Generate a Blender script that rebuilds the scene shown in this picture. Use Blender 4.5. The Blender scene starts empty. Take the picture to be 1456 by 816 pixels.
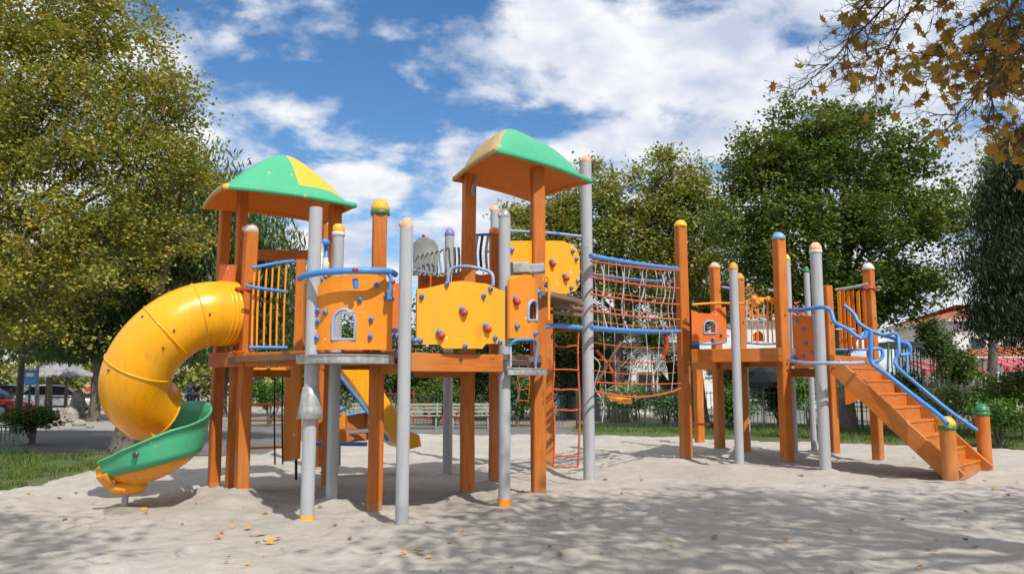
import bpy, math, random
import numpy as np
from mathutils import Vector, noise as mnoise
random.seed(7)
R = math.radians
SC = bpy.context.scene
COL = SC.collection
# ------------------------------------------------------------------ camera
FPX, CU, CV, CAMH = 1143.0, 728.0, 408.0, 1.5
PITCH = math.atan(137.0 / FPX)
cp, sp = math.cos(PITCH), math.sin(PITCH)
cam_d = bpy.data.cameras.new('camera'); cam = bpy.data.objects.new('camera', cam_d); COL.objects.link(cam)
cam.location = (0, 0, CAMH); cam.rotation_euler = (R(90) + PITCH, 0, 0)
cam_d.sensor_width = 36; cam_d.lens = FPX / 1456 * 36; cam_d.clip_end = 2000; cam_d.clip_start = 0.05
SC.camera = cam
def W(u, v, Y):                       # site survey helper: image bearing at distance Y -> world point
    a, b = (u - CU) / FPX, (CV - v) / FPX
    dy = cp - b * sp; dz = sp + b * cp
    t = Y / dy
    return Vector((a * t, Y, CAMH + dz * t))
def G(u, v):
    a, b = (u - CU) / FPX, (CV - v) / FPX
    dy = cp - b * sp; dz = sp + b * cp
    t = -CAMH / dz
    return Vector((a * t, dy * t, 0))
# ------------------------------------------------------------------ materials
def srgb(r, g, b):
    return tuple(((c / 255) / 12.92 if c / 255 <= .04045 else ((c / 255 + .055) / 1.055) ** 2.4) for c in (r, g, b)) + (1,)
class NT:
    def __init__(s, name):
        s.m = bpy.data.materials.new(name); s.m.use_nodes = True
        s.t = s.m.node_tree; s.n = s.t.nodes; s.l = s.t.links
        s.b = s.n['Principled BSDF']
    def new(s, ty, **kw):
        n = s.n.new(ty)
        for k, v in kw.items(): setattr(n, k, v)
        return n
    def link(s, a, b): s.l.new(a, b)
    def coord(s, kind='Object', scale=(1, 1, 1)):
        tc = s.new('ShaderNodeTexCoord'); mp = s.new('ShaderNodeMapping'); mp.inputs['Scale'].default_value = scale
        s.link(tc.outputs[kind], mp.inputs['Vector']); return mp.outputs[0]
    def noise(s, vec, scale, detail=4, rough=.55, dist=0):
        n = s.new('ShaderNodeTexNoise'); n.inputs['Scale'].default_value = scale; n.inputs['Detail'].default_value = detail
        n.inputs['Roughness'].default_value = rough; n.inputs['Distortion'].default_value = dist
        s.link(vec, n.inputs['Vector']); return n.outputs['Fac']
    def ramp(s, fac, stops):
        r = s.new('ShaderNodeValToRGB'); e = r.color_ramp.elements
        e[0].position, e[0].color = stops[0]; e[1].position, e[1].color = stops[-1]
        for p, c in stops[1:-1]:
            x = e.new(p); x.color = c
        s.link(fac, r.inputs[0]); return r.outputs[0]
    def mix(s, fac, a, b, mode='MIX'):
        m = s.new('ShaderNodeMix', data_type='RGBA', blend_type=mode)
        for i, x in ((0, fac), (6, a), (7, b)):
            if isinstance(x, (int, float)): m.inputs[i].default_value = x
            elif isinstance(x, tuple): m.inputs[i].default_value = x
            else: s.link(x, m.inputs[i])
        return m.outputs[2]
    def bump(s, h, st=.3, dist=.02):
        b = s.new('ShaderNodeBump'); b.inputs['Strength'].default_value = st; b.inputs['Distance'].default_value = dist
        s.link(h, b.inputs['Height']); s.link(b.outputs[0], s.b.inputs['Normal']); return b
    def color(s, c):
        if isinstance(c, tuple): s.b.inputs['Base Color'].default_value = c
        else: s.link(c, s.b.inputs['Base Color'])
    def rough(s, v):
        if isinstance(v, (int, float)): s.b.inputs['Roughness'].default_value = v
        else: s.link(v, s.b.inputs['Roughness'])
K0, K1 = (0, 0, 0, 1), (1, 1, 1, 1)
def c4(r, g, b): return (r, g, b, 1)
def scl(c, k): return (c[0] * k, c[1] * k, c[2] * k, 1)
def mat_wood(name, c):
    t = NT(name); v = t.coord('UV', (1.2, 22, 1)); g = t.noise(v, 2.2, 5, .6, .6)
    col = t.ramp(g, [(.25, scl(c, .58)), (.48, scl(c, .92)), (.75, scl(c, 1.22))])
    o = t.coord('Object'); n2 = t.noise(o, 2.3, 4)
    col = t.mix(t.ramp(n2, [(.45, K0), (.75, c4(.45, .45, .45))]), col, scl(c, .62))
    oi = t.new('ShaderNodeObjectInfo')
    col = t.mix(t.ramp(oi.outputs['Random'], [(0, c4(.34, .34, .34)), (1, K0)]), col, scl(c, .60))
    ck = t.noise(t.coord('UV', (.9, 60, 1)), 1.6, 3, .5, .2); col = t.mix(t.ramp(ck, [(.27, c4(.7, .7, .7)), (.33, K0)]), col, scl(c, .22))
    kn = t.new('ShaderNodeTexVoronoi'); kn.inputs['Scale'].default_value = 1.0; t.link(t.coord('UV', (2.2, 9, 1)), kn.inputs['Vector']); col = t.mix(t.ramp(kn.outputs['Distance'], [(.05, c4(.75, .75, .75)), (.13, K0)]), col, scl(c, .3))
    fd = t.noise(o, .9, 3); col = t.mix(t.ramp(fd, [(.5, K0), (.7, c4(.3, .3, .3))]), col, c4(.55, .30, .13))
    w = t.noise(t.coord('UV', (2.2, 9, 1)), 4, 6, .7)
    col = t.mix(t.ramp(w, [(.62, K0), (.70, c4(.5, .5, .5))]), col, c4(.42, .27, .16))
    # sandy splash-up near the ground
    gm = t.new('ShaderNodeNewGeometry'); sx = t.new('ShaderNodeSeparateXYZ'); t.link(gm.outputs['Position'], sx.inputs[0])
    ad = t.new('ShaderNodeMath', operation='ADD'); t.link(sx.outputs[2], ad.inputs[0]); 
    ml = t.new('ShaderNodeMath', operation='MULTIPLY'); t.link(t.noise(o, 9, 5), ml.inputs[0]); ml.inputs[1].default_value = -.28; t.link(ml.outputs[0], ad.inputs[1])
    col = t.mix(t.ramp(ad.outputs[0], [(-.0, c4(.3, .3, .3)), (.02, K0)]), col, c4(.36, .25, .15))
    t.color(col); t.rough(t.ramp(g, [(.2, c4(.62, .62, .62)), (.8, c4(.4, .4, .4))]))
    t.b.inputs['Specular IOR Level'].default_value = .35
    t.bump(g, .35, .006); return t.m
def mat_paint(name, c, rough=.35, wear=None, wear_amt=.70, dirt=.25, bumpy=.15):
    t = NT(name); o = t.coord('Object'); n = t.noise(o, 1.7, 6, .65); f = t.noise(o, 26, 5, .7)
    col = t.mix(t.ramp(n, [(.35, K0), (.75, c4(dirt, dirt, dirt))]), c, scl(c, .62))
    col = t.mix(t.ramp(f, [(.6, K0), (.72, c4(dirt * .8, dirt * .8, dirt * .8))]), col, c4(.25, .19, .12))
    st = t.noise(t.coord('Object', (13, 13, .7)), 1.5, 5, .65); col = t.mix(t.ramp(st, [(.5, K0), (.72, c4(dirt * 1.2, dirt * 1.2, dirt * 1.2))]), col, c4(.20, .14, .08))
    if wear:
        sc = t.noise(t.coord('Object', (3, 3, 38)), 2.4, 4, .6, 1.2); col = t.mix(t.ramp(sc, [(.69, K0), (.71, c4(.45, .45, .45))]), col, wear)
        w = t.noise(o, 7, 7, .7, .3)
        col = t.mix(t.ramp(w, [(wear_amt, K0), (wear_amt + .02, K1)]), col, wear)
    t.color(col); t.rough(t.ramp(n, [(.3, c4(rough, rough, rough)), (.8, c4(rough + .2, rough + .2, rough + .2))]))
    t.bump(t.noise(o, 9, 3), bumpy, .008); return t.m
def mat_plain(name, c, rough=.6, metal=0, var=.3, scale=8):
    t = NT(name); o = t.coord('Object'); n = t.noise(o, scale, 5)
    t.color(t.mix(t.ramp(n, [(.35, K0), (.7, K1)]), scl(c, 1 - var), scl(c, 1 + var * .5))); t.rough(rough)
    t.b.inputs['Metallic'].default_value = metal; t.bump(n, .2, .01); return t.m
M = {}
M['wood'] = mat_wood('orange stained wood', c4(.56, .162, .019))
M['wood2'] = mat_wood('brown stained wood', c4(.36, .10, .022))
M['plank'] = mat_wood('weathered plank', c4(.22, .14, .09))
M['silver'] = mat_paint('grey painted steel', c4(.40, .415, .44), .38, c4(.22, .20, .18), .675, .3)
M['galv'] = mat_plain('galvanised plate', c4(.42, .43, .43), .45, .35, .35, 14)
M['yellow'] = mat_paint('yellow hdpe panel', c4(.86, .365, .006), .42, c4(.9, .75, .5), .665, .12)
M['orange'] = mat_paint('orange hdpe panel', c4(.80, .25, .006), .42, c4(.9, .7, .5), .66, .18)
M['dorange'] = mat_paint('dark orange panel', c4(.70, .15, .010), .42, c4(.8, .6, .5), .65, .22)
M['slide'] = mat_paint('slide fibreglass yellow', c4(.88, .40, .004), .22, c4(.5, .28, .1), .69, .22, .06)
M['slide_or'] = mat_paint('slide fibreglass orange', c4(.86, .33, .010), .25, c4(.35, .28, .2), .72, .30, .06)
M['green'] = mat_paint('green fibreglass', c4(.055, .41, .21), .38, c4(.85, .40, .04), .645, .22)
M['ryel'] = mat_paint('yellow fibreglass', c4(.88, .45, .03), .38, c4(.1, .4, .2), .73, .22)
M['rund'] = mat_paint('orange roof lining', c4(.80, .25, .02), .5, c4(.75, .85, .85), .715, .22)
M['rworn'] = mat_paint('worn roof edge', c4(.50, .34, .15), .6, c4(.12, .3, .18), .60, .4)
M['blue'] = mat_paint('blue painted tube', c4(.055, .26, .66), .35, c4(.45, .5, .55), .69, .3)
M['bluegrey'] = mat_paint('pale blue tube', c4(.30, .40, .60), .35, c4(.5, .5, .5), .69, .3)
M['bluecap'] = mat_paint('blue plastic', c4(.05, .22, .62), .3, None)
M['red'] = mat_paint('red plastic', c4(.62, .035, .02), .35, None)
M['rope'] = mat_plain('orange red rope', c4(.62, .12, .03), .85, 0, .45, 30)
M['wrope'] = mat_plain('pale rope', c4(.52, .52, .54), .85, 0, .4, 30)
M['clampred'] = mat_plain('red steel clamp', c4(.45, .06, .02), .45, .2, .35, 20)
M['capyel'] = mat_paint('yellow cap plastic', c4(.85, .44, .02), .35)
M['capor'] = mat_paint('orange cap plastic', c4(.85, .30, .02), .35)
M['capgreen'] = mat_paint('green cap plastic', c4(.025, .19, .07), .35)
M['capbeige'] = mat_paint('sun bleached cap', c4(.70, .42, .25), .7, c4(.7, .65, .55), .55)
M['capwhite'] = mat_paint('bleached white cap', c4(.66, .60, .52), .7, c4(.7, .4, .2), .66)
M['cappurple'] = mat_paint('violet cap plastic', c4(.22, .18, .52), .4, c4(.6, .6, .7), .6)
M['capblue'] = mat_paint('pale blue cap', c4(.16, .36, .55), .4, c4(.6, .7, .8), .6)
M['grey'] = mat_plain('pale grey panel', c4(.27, .29, .29), .5, 0, .25, 6)
M['dark'] = mat_plain('dark steel', c4(.03, .035, .035), .5, .2)
M['bolt'] = mat_plain('steel bolt', c4(.12, .12, .12), .4, .6)
M['white'] = mat_plain('white plaster', c4(.70, .69, .66), .8, 0, .12, 2)
M['tile'] = mat_plain('red roof tiles', c4(.42, .13, .06), .85, 0, .5, 3)
M['awnred'] = mat_plain('red awning cloth', c4(.42, .04, .055), .8)
M['awnpink'] = mat_plain('faded pink awning cloth', c4(.50, .16, .17), .8)
M['fence'] = mat_plain('green fence wire', c4(.02, .075, .045), .5)
M['bench'] = mat_plain('pale bench slats', c4(.30, .33, .26), .7)
M['glass'] = mat_plain('dark window glass', c4(.03, .04, .05), .08, 0, .1)
M['carwhite'] = mat_plain('silver white car paint', c4(.55, .58, .62), .25, .1, .05)
M['cardark'] = mat_plain('dark car paint', c4(.03, .035, .045), .2, .1, .1)
M['carred'] = mat_plain('red car paint', c4(.45, .03, .03), .25, 0, .1)
M['tyre'] = mat_plain('tyre rubber', c4(.02, .02, .02), .8)
M['shingle'] = mat_plain('grey shingles', c4(.33, .33, .34), .8, 0, .35, 5)
M['stone'] = mat_plain('rough stone', c4(.33, .30, .26), .9, 0, .4, 4)
M['flowers'] = mat_plain('x', c4(.7, .65, .6), .8)
def mat_bark(name, c):
    t = NT(name); v = t.coord('Object', (4, 4, 1)); n = t.noise(v, 3, 7, .7, .5)
    t.color(t.ramp(n, [(.3, scl(c, .45)), (.55, c), (.75, scl(c, 1.5))])); t.rough(.9); t.bump(n, .8, .04); return t.m
M['bark'] = mat_bark('grey brown bark', c4(.15, .125, .10))
M['barkpale'] = mat_bark('pale birch bark', c4(.34, .32, .28))
M['twig'] = mat_bark('dark twig bark', c4(.075, .05, .035))
def mat_leaf(name, stops, patch=None, trans=.35, psc=.35):
    t = NT(name); gi = t.new('ShaderNodeNewGeometry')
    o = t.coord('Object')
    col = t.mix(.5, t.ramp(gi.outputs['Random Per Island'], stops), t.ramp(t.noise(o, 1.6, 4, .7), [(.25 + .5 * p_, c_) for p_, c_ in stops]))
    if patch:
        n = t.noise(o, psc, 3); col = t.mix(t.ramp(n, [(.45, K0), (.66, c4(.75, .75, .75))]), col, patch, 'MIX')
        col = t.mix(.35, col, t.ramp(gi.outputs['Random Per Island'], stops))
    t.color(col); t.rough(.55); t.b.inputs['Specular IOR Level'].default_value = .3
    tr = t.new('ShaderNodeBsdfTranslucent'); t.link(t.mix(1.0, col, c4(1.0, 1.0, .55), 'MULTIPLY'), tr.inputs['Color'])
    ms = t.new('ShaderNodeMixShader'); ms.inputs[0].default_value = trans
    t.link(t.b.outputs[0], ms.inputs[1]); t.link(tr.outputs[0], ms.inputs[2]); t.link(ms.outputs[0], t.n['Material Output'].inputs[0]); return t.m
M['leaf_olive'] = mat_leaf('olive autumn leaves', [(0, c4(0.149, 0.197, 0.035)), (.4, c4(0.254, 0.288, 0.057)), (.75, c4(0.446, 0.379, 0.074)), (.93, c4(0.535, 0.363, 0.082)), (1, c4(0.566, 0.197, 0.049))], c4(0.149, 0.226, 0.049))
M['leaf_mid'] = mat_leaf('mid green leaves', [(0, c4(0.114, 0.197, 0.044)), (.5, c4(0.211, 0.278, 0.062)), (.85, c4(0.372, 0.361, 0.088)), (1, c4(0.485, 0.278, 0.071))], c4(0.324, 0.263, 0.080))
M['leaf_green'] = mat_leaf('deep green leaves', [(0, c4(0.039, 0.095, 0.020)), (.55, c4(0.084, 0.156, 0.029)), (.9, c4(0.179, 0.223, 0.045)), (1, c4(0.313, 0.246, 0.056))], c4(0.213, 0.213, 0.039))
M['leaf_dark'] = mat_leaf('dark conifer needles', [(0, c4(0.013, 0.028, 0.011)), (.7, c4(0.024, 0.045, 0.015)), (1, c4(0.041, 0.062, 0.020))], None, .15)
M['leaf_willow'] = mat_leaf('grey green willow leaves', [(0, c4(0.051, 0.101, 0.035)), (.6, c4(0.101, 0.162, 0.055)), (1, c4(0.203, 0.243, 0.081))], None, .3)
M['leaf_bush'] = mat_leaf('fresh green shrub leaves', [(0, c4(.04, .12, .02)), (.6, c4(.09, .20, .035)), (1, c4(.2, .3, .06))], None, .3)
M['leaf_pale'] = mat_leaf('pale flowering shrub leaves', [(0, c4(.08, .17, .05)), (.55, c4(.2, .3, .10)), (.8, c4(.5, .52, .36)), (1, c4(.75, .72, .6))], None, .3)
M['leaf_maple'] = mat_leaf('brown turning maple leaves', [(0, c4(.16, .18, .03)), (.35, c4(.27, .21, .035)), (.7, c4(.36, .17, .03)), (.93, c4(.36, .24, .04)), (1, c4(.40, .06, .02))], None, .4)
M['leaf_fall_y'] = mat_plain('dry yellow leaf', c4(.62, .34, .05), .7, 0, .4, 20)
M['leaf_fall_o'] = mat_plain('dry orange leaf', c4(.50, .18, .04), .7, 0, .4, 20)
M['leaf_fall_b'] = mat_plain('dry brown leaf', c4(.22, .11, .05), .8, 0, .4, 20)
M['grass'] = mat_leaf('grass blades', [(0, c4(.05, .10, .015)), (.6, c4(.10, .17, .03)), (.92, c4(.19, .23, .05)), (1, c4(.35, .28, .1))], None, .3)
def mat_sand():
    t = NT('pale playground sand'); o = t.coord('Object')
    a = t.noise(o, .55, 5, .6); b = t.noise(o, 5, 6, .7); c = t.noise(o, 60, 4, .8)
    col = t.ramp(a, [(.3, c4(.43, .395, .345)), (.7, c4(.56, .525, .47))])
    col = t.mix(t.ramp(b, [(.35, c4(.45, .45, .45)), (.6, K0)]), col, c4(.35, .315, .27))
    col = t.mix(t.ramp(c, [(.3, c4(.5, .5, .5)), (.5, K0)]), col, c4(.30, .265, .225))
    col = t.mix(t.ramp(c, [(.62, K0), (.72, c4(.6, .6, .6))]), col, c4(.62, .59, .54))
    pb = t.noise(o, 140, 2, .9); col = t.mix(t.ramp(pb, [(.64, K0), (.68, c4(.8, .8, .8))]), col, c4(.16, .14, .12))
    t.color(col); t.rough(.95); t.b.inputs['Specular IOR Level'].default_value = .1
    b2 = t.noise(o, 3.0, 8, .75)
    m = t.new('ShaderNodeMath', operation='MULTIPLY_ADD'); t.link(c, m.inputs[0]); m.inputs[1].default_value = .25; t.link(b2, m.inputs[2])
    t.bump(m.outputs[0], .8, .065); return t.m
M['sand'] = mat_sand()
def mat_ground(name, c1, c2, sc=1.2):
    t = NT(name); o = t.coord('Object'); a = t.noise(o, sc, 7, .7); b = t.noise(o, 30, 4, .7)
    col = t.ramp(a, [(.35, c1), (.65, c2)]); col = t.mix(t.ramp(b, [(.4, c4(.35, .35, .35)), (.6, K0)]), col, scl(c1, .6))
    t.color(col); t.rough(.95); t.bump(b, .5, .03); return t.m
M['soil'] = mat_ground('dusty soil', c4(.20, .17, .13), c4(.30, .27, .22))
M['asphalt'] = mat_ground('worn asphalt', c4(.13, .125, .12), c4(.20, .19, .18), .5)
M['pave'] = mat_ground('pale paving', c4(.30, .28, .25), c4(.42, .40, .36), .4)
M['lawn'] = mat_ground('lawn soil', c4(.06, .09, .025), c4(.13, .14, .05))
# ------------------------------------------------------------------ mesh builder
ORG = [Vector((0, 0, 0))]
class MB:
    def __init__(s): s.v = []; s.f = []; s.uv = []; s.mi = []; s.sm = []
    def quad(s, idx, uv=None, mi=0, sm=False):
        s.f.append(tuple(idx)); s.uv.append(uv or [(0, 0)] * len(idx)); s.mi.append(mi); s.sm.append(sm)
    def ring_loft(s, rings, mi=0, sm=True, closed=True, caps=True, useq=None):
        L = 0; prev = None; base = None; lens = []
        n = len(rings[0])
        for k, r in enumerate(rings):
            if k: L += (sum(r, Vector()) / n - sum(rings[k - 1], Vector()) / n).length
            lens.append(L)
        off = useq if useq is not None else random.random() * 40
        per = [0]
        r0 = rings[len(rings) // 2]
        for j in range(n): per.append(per[-1] + (r0[(j + 1) % n] - r0[j]).length)
        b = len(s.v)
        for r in rings: s.v.extend(r)
        for k in range(len(rings) - 1):
            for j in range(n if closed else n - 1):
                j2 = (j + 1) % n
                s.quad((b + k * n + j, b + k * n + j2, b + (k + 1) * n + j2, b + (k + 1) * n + j),
                       [(lens[k] + off, per[j] + off), (lens[k] + off, per[j + 1] + off), (lens[k + 1] + off, per[j + 1] + off), (lens[k + 1] + off, per[j] + off)], mi, sm)
        if caps and closed:
            for r, rev in ((rings[0], True), (rings[-1], False)):
                bb = len(s.v); s.v.extend(r); ii = list(range(bb, bb + n))
                if rev: ii.reverse()
                s.quad(ii, [(p.x * 2 + off, p.y * 2 + off) for p in (r[::-1] if rev else r)], mi, False)
        return s
    def bar(s, p0, p1, w, h, up=Vector((0, 0, 1)), ch=.008, mi=0):
        p0, p1 = Vector(p0), Vector(p1); T = (p1 - p0).normalized(); S = T.cross(up)
        if S.length < 1e-4: S = Vector((1, 0, 0))
        S.normalize(); U = S.cross(T)
        a, b = w / 2, h / 2; c = min(ch, a * .4, b * .4)
        prof = [(-a + c, -b), (a - c, -b), (a, -b + c), (a, b - c), (a - c, b), (-a + c, b), (-a, b - c), (-a, -b + c)]
        rings = []
        nn = 2
        for p in (p0, p1): rings.append([p + S * x + U * y for x, y in prof])
        return s.ring_loft(rings, mi, False)
    def post(s, P, z0, z1, w, rot, lean=(0, 0), mi=0):
        c, q = math.cos(rot), math.sin(rot); a = w / 2; h = w * .09
        prof = [(-a + h, -a), (a - h, -a), (a, -a + h), (a, a - h), (a - h, a), (-a + h, a), (-a, a - h), (-a, -a + h)]
        rings = []
        for k in range(9):
            z = z0 + (z1 - z0) * k / 8; wv = .004 * math.sin(k * 1.7 + P.x * 9)
            rings.append([Vector((P.x + x * c - y * q + wv + lean[0] * k / 8, P.y + x * q + y * c + wv + lean[1] * k / 8, z)) for x, y in prof])
        s.ring_loft(rings, mi, False, caps=False)
        top = [v + Vector((0, 0, .012)) - (v - Vector((P.x, P.y, v.z))) * .12 for v in rings[-1]]
        return s.ring_loft([rings[-1], top], mi, False)
    def tube(s, pts, r, n=10, mi=0, caps=True, sm=True):
        pts = [Vector(p) for p in pts]; rs = r if isinstance(r, (list, tuple)) else [r] * len(pts)
        rings = []; S = None
        for k, p in enumerate(pts):
            T = (pts[min(k + 1, len(pts) - 1)] - pts[max(k - 1, 0)])
            T = T.normalized() if T.length > 1e-9 else Vector((0, 0, 1))
            if S is None:
                S = T.cross(Vector((0, 0, 1)))
                if S.length < .05: S = T.cross(Vector((1, 0, 0)))
            S = (S - T * S.dot(T)).normalized(); U = T.cross(S)
            rings.append([p + (S * math.cos(a) + U * math.sin(a)) * rs[k] for a in [2 * math.pi * j / n for j in range(n)]])
        return s.ring_loft(rings, mi, sm, caps=caps)
    def cyl(s, P, z0, z1, r, n=20, mi=0, r2=None):
        rr = r if r2 is None else r2
        rings = [[Vector((P.x + math.cos(2 * math.pi * j / n) * q, P.y + math.sin(2 * math.pi * j / n) * q, z)) for j in range(n)] for z, q in ((z0, r), (z1, rr))]
        return s.ring_loft(rings, mi, True)
    def lathe(s, P, prof, n=20, mi=0, sm=True, axis=None):
        rings = []
        for rad, z in prof:
            rings.append([Vector((P.x + math.cos(2 * math.pi * j / n) * rad, P.y + math.sin(2 * math.pi * j / n) * rad, P.z + z)) for j in range(n)])
        return s.ring_loft(rings, mi, sm)
    def sphere(s, c, r, n=10, m=7, mi=0, jit=0, seed=0):
        c = Vector(c); rr = r if isinstance(r, (tuple, list)) else (r, r, r); rings = []
        rnd = random.Random(seed)
        for k in range(m + 1):
            t = math.pi * k / m
            sn = max(math.sin(t), .02)
            rings.append([c + Vector((math.cos(2 * math.pi * j / n) * sn * rr[0], math.sin(2 * math.pi * j / n) * sn * rr[1], -math.cos(t) * rr[2])) * (1 + rnd.uniform(-jit, jit)) for j in range(n)])
        return s.ring_loft(rings, mi, jit < .12)
    def prism(s, poly, z0, z1, mi=0):
        n = len(poly); b = len(s.v)
        lo = [Vector((p[0], p[1], z0)) for p in poly]; hi = [Vector((p[0], p[1], z1)) for p in poly]
        s.ring_loft([lo, hi], mi, False); return s
    def panel(s, A, B, top, bot, th=.03, bulge=0, hole=None, n=48, mi=0, mi2=None):
        """upright sheet from A to B, top(t), bot(t) absolute heights; hole(t)->(z0,z1) or None"""
        A, B = Vector((A[0], A[1], 0)), Vector((B[0], B[1], 0)); D = (B - A); N = Vector((D.y, -D.x, 0)).normalized()
        if N.y > 0: N = -N
        def P(t, z, side): return A + D * t + N * (bulge * (1 - (2 * t - 1) ** 2) + side * th / 2) + Vector((0, 0, z))
        def q(a, b, c, d, flip, sm=False):
            i = len(s.v); s.v.extend((a, b, c, d)); ix = (i, i + 1, i + 2, i + 3)
            L = [(p.x + p.y, p.z) for p in (a, b, c, d)]
            s.quad(ix[::-1] if flip else ix, L[::-1] if flip else L, mi, sm)
        for k in range(n):
            t0, t1 = k / n, (k + 1) / n; tm = (t0 + t1) / 2
            hl = hole(tm) if hole else None
            segs = [((bot(t0), top(t0)), (bot(t1), top(t1)))]
            if hl:
                ha, hb = hole(max(t0, tm - .0)), hl
                segs = [((bot(t0), hl[0]), (bot(t1), hl[0])), ((hl[1], top(t0)), (hl[1], top(t1)))]
            for (a0, a1), (b0, b1) in segs:
                q(P(t0, a0, 1), P(t1, b0, 1), P(t1, b1, 1), P(t0, a1, 1), False)
                q(P(t0, a0, -1), P(t1, b0, -1), P(t1, b1, -1), P(t0, a1, -1), True)
                q(P(t0, a1, 1), P(t1, b1, 1), P(t1, b1, -1), P(t0, a1, -1), False)
                q(P(t0, a0, 1), P(t1, b0, 1), P(t1, b0, -1), P(t0, a0, -1), True)
        for t, fl in ((0, True), (1, False)):
            q(P(t, bot(t), 1), P(t, bot(t), -1), P(t, top(t), -1), P(t, top(t), 1), fl)
        return P
    def build(s, name, mats, parent=None, kind=None):
        me = bpy.data.meshes.new(name)
        o0 = ORG[0] if parent is not None else Vector((0, 0, 0))
        me.from_pydata([tuple(v - o0) for v in s.v], [], s.f)
        uvl = me.uv_layers.new(name='UVMap'); flat = []
        for u in s.uv:
            for a in u: flat.extend(a)
        uvl.data.foreach_set('uv', flat)
        for m in (mats if isinstance(mats, (list, tuple)) else [mats]): me.materials.append(M[m] if isinstance(m, str) else m)
        me.polygons.foreach_set('material_index', s.mi); me.polygons.foreach_set('use_smooth', s.sm)
        me.update(); o = bpy.data.objects.new(name, me); COL.objects.link(o)
        if parent is not None: o.parent = parent
        if kind: o['kind'] = kind
        return o
def smooth(pts, n=6):
    """Catmull-Rom through points"""
    pts = [Vector(p) for p in pts]; out = []
    for i in range(len(pts) - 1):
        p0, p1, p2, p3 = pts[max(i - 1, 0)], pts[i], pts[i + 1], pts[min(i + 2, len(pts) - 1)]
        for k in range(n):
            t = k / n; out.append(.5 * ((2 * p1) + (p2 - p0) * t + (2 * p0 - 5 * p1 + 4 * p2 - p3) * t * t + (3 * p1 - p0 - 3 * p2 + p3) * t ** 3))
    out.append(pts[-1]); return out
def thing(name, label, cat, loc, group=None):
    o = bpy.data.objects.new(name, None); COL.objects.link(o); o.location = loc; o.empty_display_size = .2
    o['label'] = label; o['category'] = cat
    if group: o['group'] = group
    ORG[0] = Vector(loc); return o
def tag(o, label, cat, group=None):
    o['label'] = label; o['category'] = cat
    if group: o['group'] = group
    return o
# ------------------------------------------------------------------ world and light
SUN_EL = R(50); SUNDIR = Vector((.49 * math.cos(SUN_EL), -.872 * math.cos(SUN_EL), math.sin(SUN_EL))).normalized()
w = bpy.data.worlds.new('World'); SC.world = w; w.use_nodes = True
nt = w.node_tree; nn = nt.nodes; ll = nt.links; bg = nn['Background']; bg.inputs['Strength'].default_value = .125
sky = nn.new('ShaderNodeTexSky'); sky.sky_type = 'NISHITA'; sky.sun_disc = False; sky.sun_elevation = SUN_EL
sky.sun_rotation = math.atan2(SUNDIR.x, SUNDIR.y); sky.air_density = 1.0; sky.dust_density = .35; sky.ozone_density = 3.0
def wn(ty, **k):
    n = nn.new(ty)
    for a, b in k.items(): setattr(n, a, b)
    return n
tc = wn('ShaderNodeTexCoord'); sep = wn('ShaderNodeSeparateXYZ'); ll.new(tc.outputs['Generated'], sep.inputs[0])
mx = wn('ShaderNodeMath', operation='MAXIMUM'); ll.new(sep.outputs[2], mx.inputs[0]); mx.inputs[1].default_value = 0
ad = wn('ShaderNodeMath', operation='ADD'); ll.new(mx.outputs[0], ad.inputs[0]); ad.inputs[1].default_value = .30
dv = wn('ShaderNodeVectorMath', operation='DIVIDE'); cb = wn('ShaderNodeCombineXYZ')
for i in range(3): ll.new(ad.outputs[0], cb.inputs[i])
ll.new(tc.outputs['Generated'], dv.inputs[0]); ll.new(cb.outputs[0], dv.inputs[1])
mp = wn('ShaderNodeMapping'); ll.new(dv.outputs[0], mp.inputs[0]); mp.inputs['Scale'].default_value = (1, 1.05, .55); mp.inputs['Location'].default_value = (CLX, CLY, 0) if 'CLX' in globals() else (3.1, 1.7, 0)
n1 = wn('ShaderNodeTexNoise'); n1.inputs['Scale'].default_value = 4.4; n1.inputs['Detail'].default_value = 9; n1.inputs['Roughness'].default_value = .56; n1.inputs['Distortion'].default_value = .1
ll.new(mp.outputs[0], n1.inputs['Vector'])
# large scale layout: fewer clouds up left of the view axis
bl = wn('ShaderNodeVectorMath', operation='DISTANCE'); ll.new(tc.outputs['Generated'], bl.inputs[0]); bl.inputs[1].default_value = tuple((W(430, 70, 10) - Vector((0, 0, CAMH))).normalized())
bm_ = wn('ShaderNodeMapRange'); ll.new(bl.outputs['Value'], bm_.inputs[0]); bm_.inputs[1].default_value = .05; bm_.inputs[2].default_value = .42; bm_.inputs[3].default_value = -.055; bm_.inputs[4].default_value = .075
sm_ = wn('ShaderNodeMath', operation='ADD'); ll.new(n1.outputs['Fac'], sm_.inputs[0]); ll.new(bm_.outputs[0], sm_.inputs[1])
lo_ = wn('ShaderNodeMapRange'); ll.new(sep.outputs[2], lo_.inputs[0]); lo_.inputs[1].default_value = .05; lo_.inputs[2].default_value = .34; lo_.inputs[3].default_value = .09; lo_.inputs[4].default_value = 0
sm2 = wn('ShaderNodeMath', operation='ADD'); ll.new(sm_.outputs[0], sm2.inputs[0]); ll.new(lo_.outputs[0], sm2.inputs[1]); sm_ = sm2
cr = wn('ShaderNodeValToRGB'); cr.color_ramp.elements[0].position = .415; cr.color_ramp.elements[0].color = (0, 0, 0, 1); cr.color_ramp.elements[1].position = .585; cr.color_ramp.elements[1].color = (1, 1, 1, 1)
cr.color_ramp.interpolation = 'EASE'; ll.new(sm_.outputs[0], cr.inputs[0])
n2 = wn('ShaderNodeTexNoise'); n2.inputs['Scale'].default_value = 6.5; n2.inputs['Detail'].default_value = 6; ll.new(mp.outputs[0], n2.inputs['Vector'])
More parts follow.
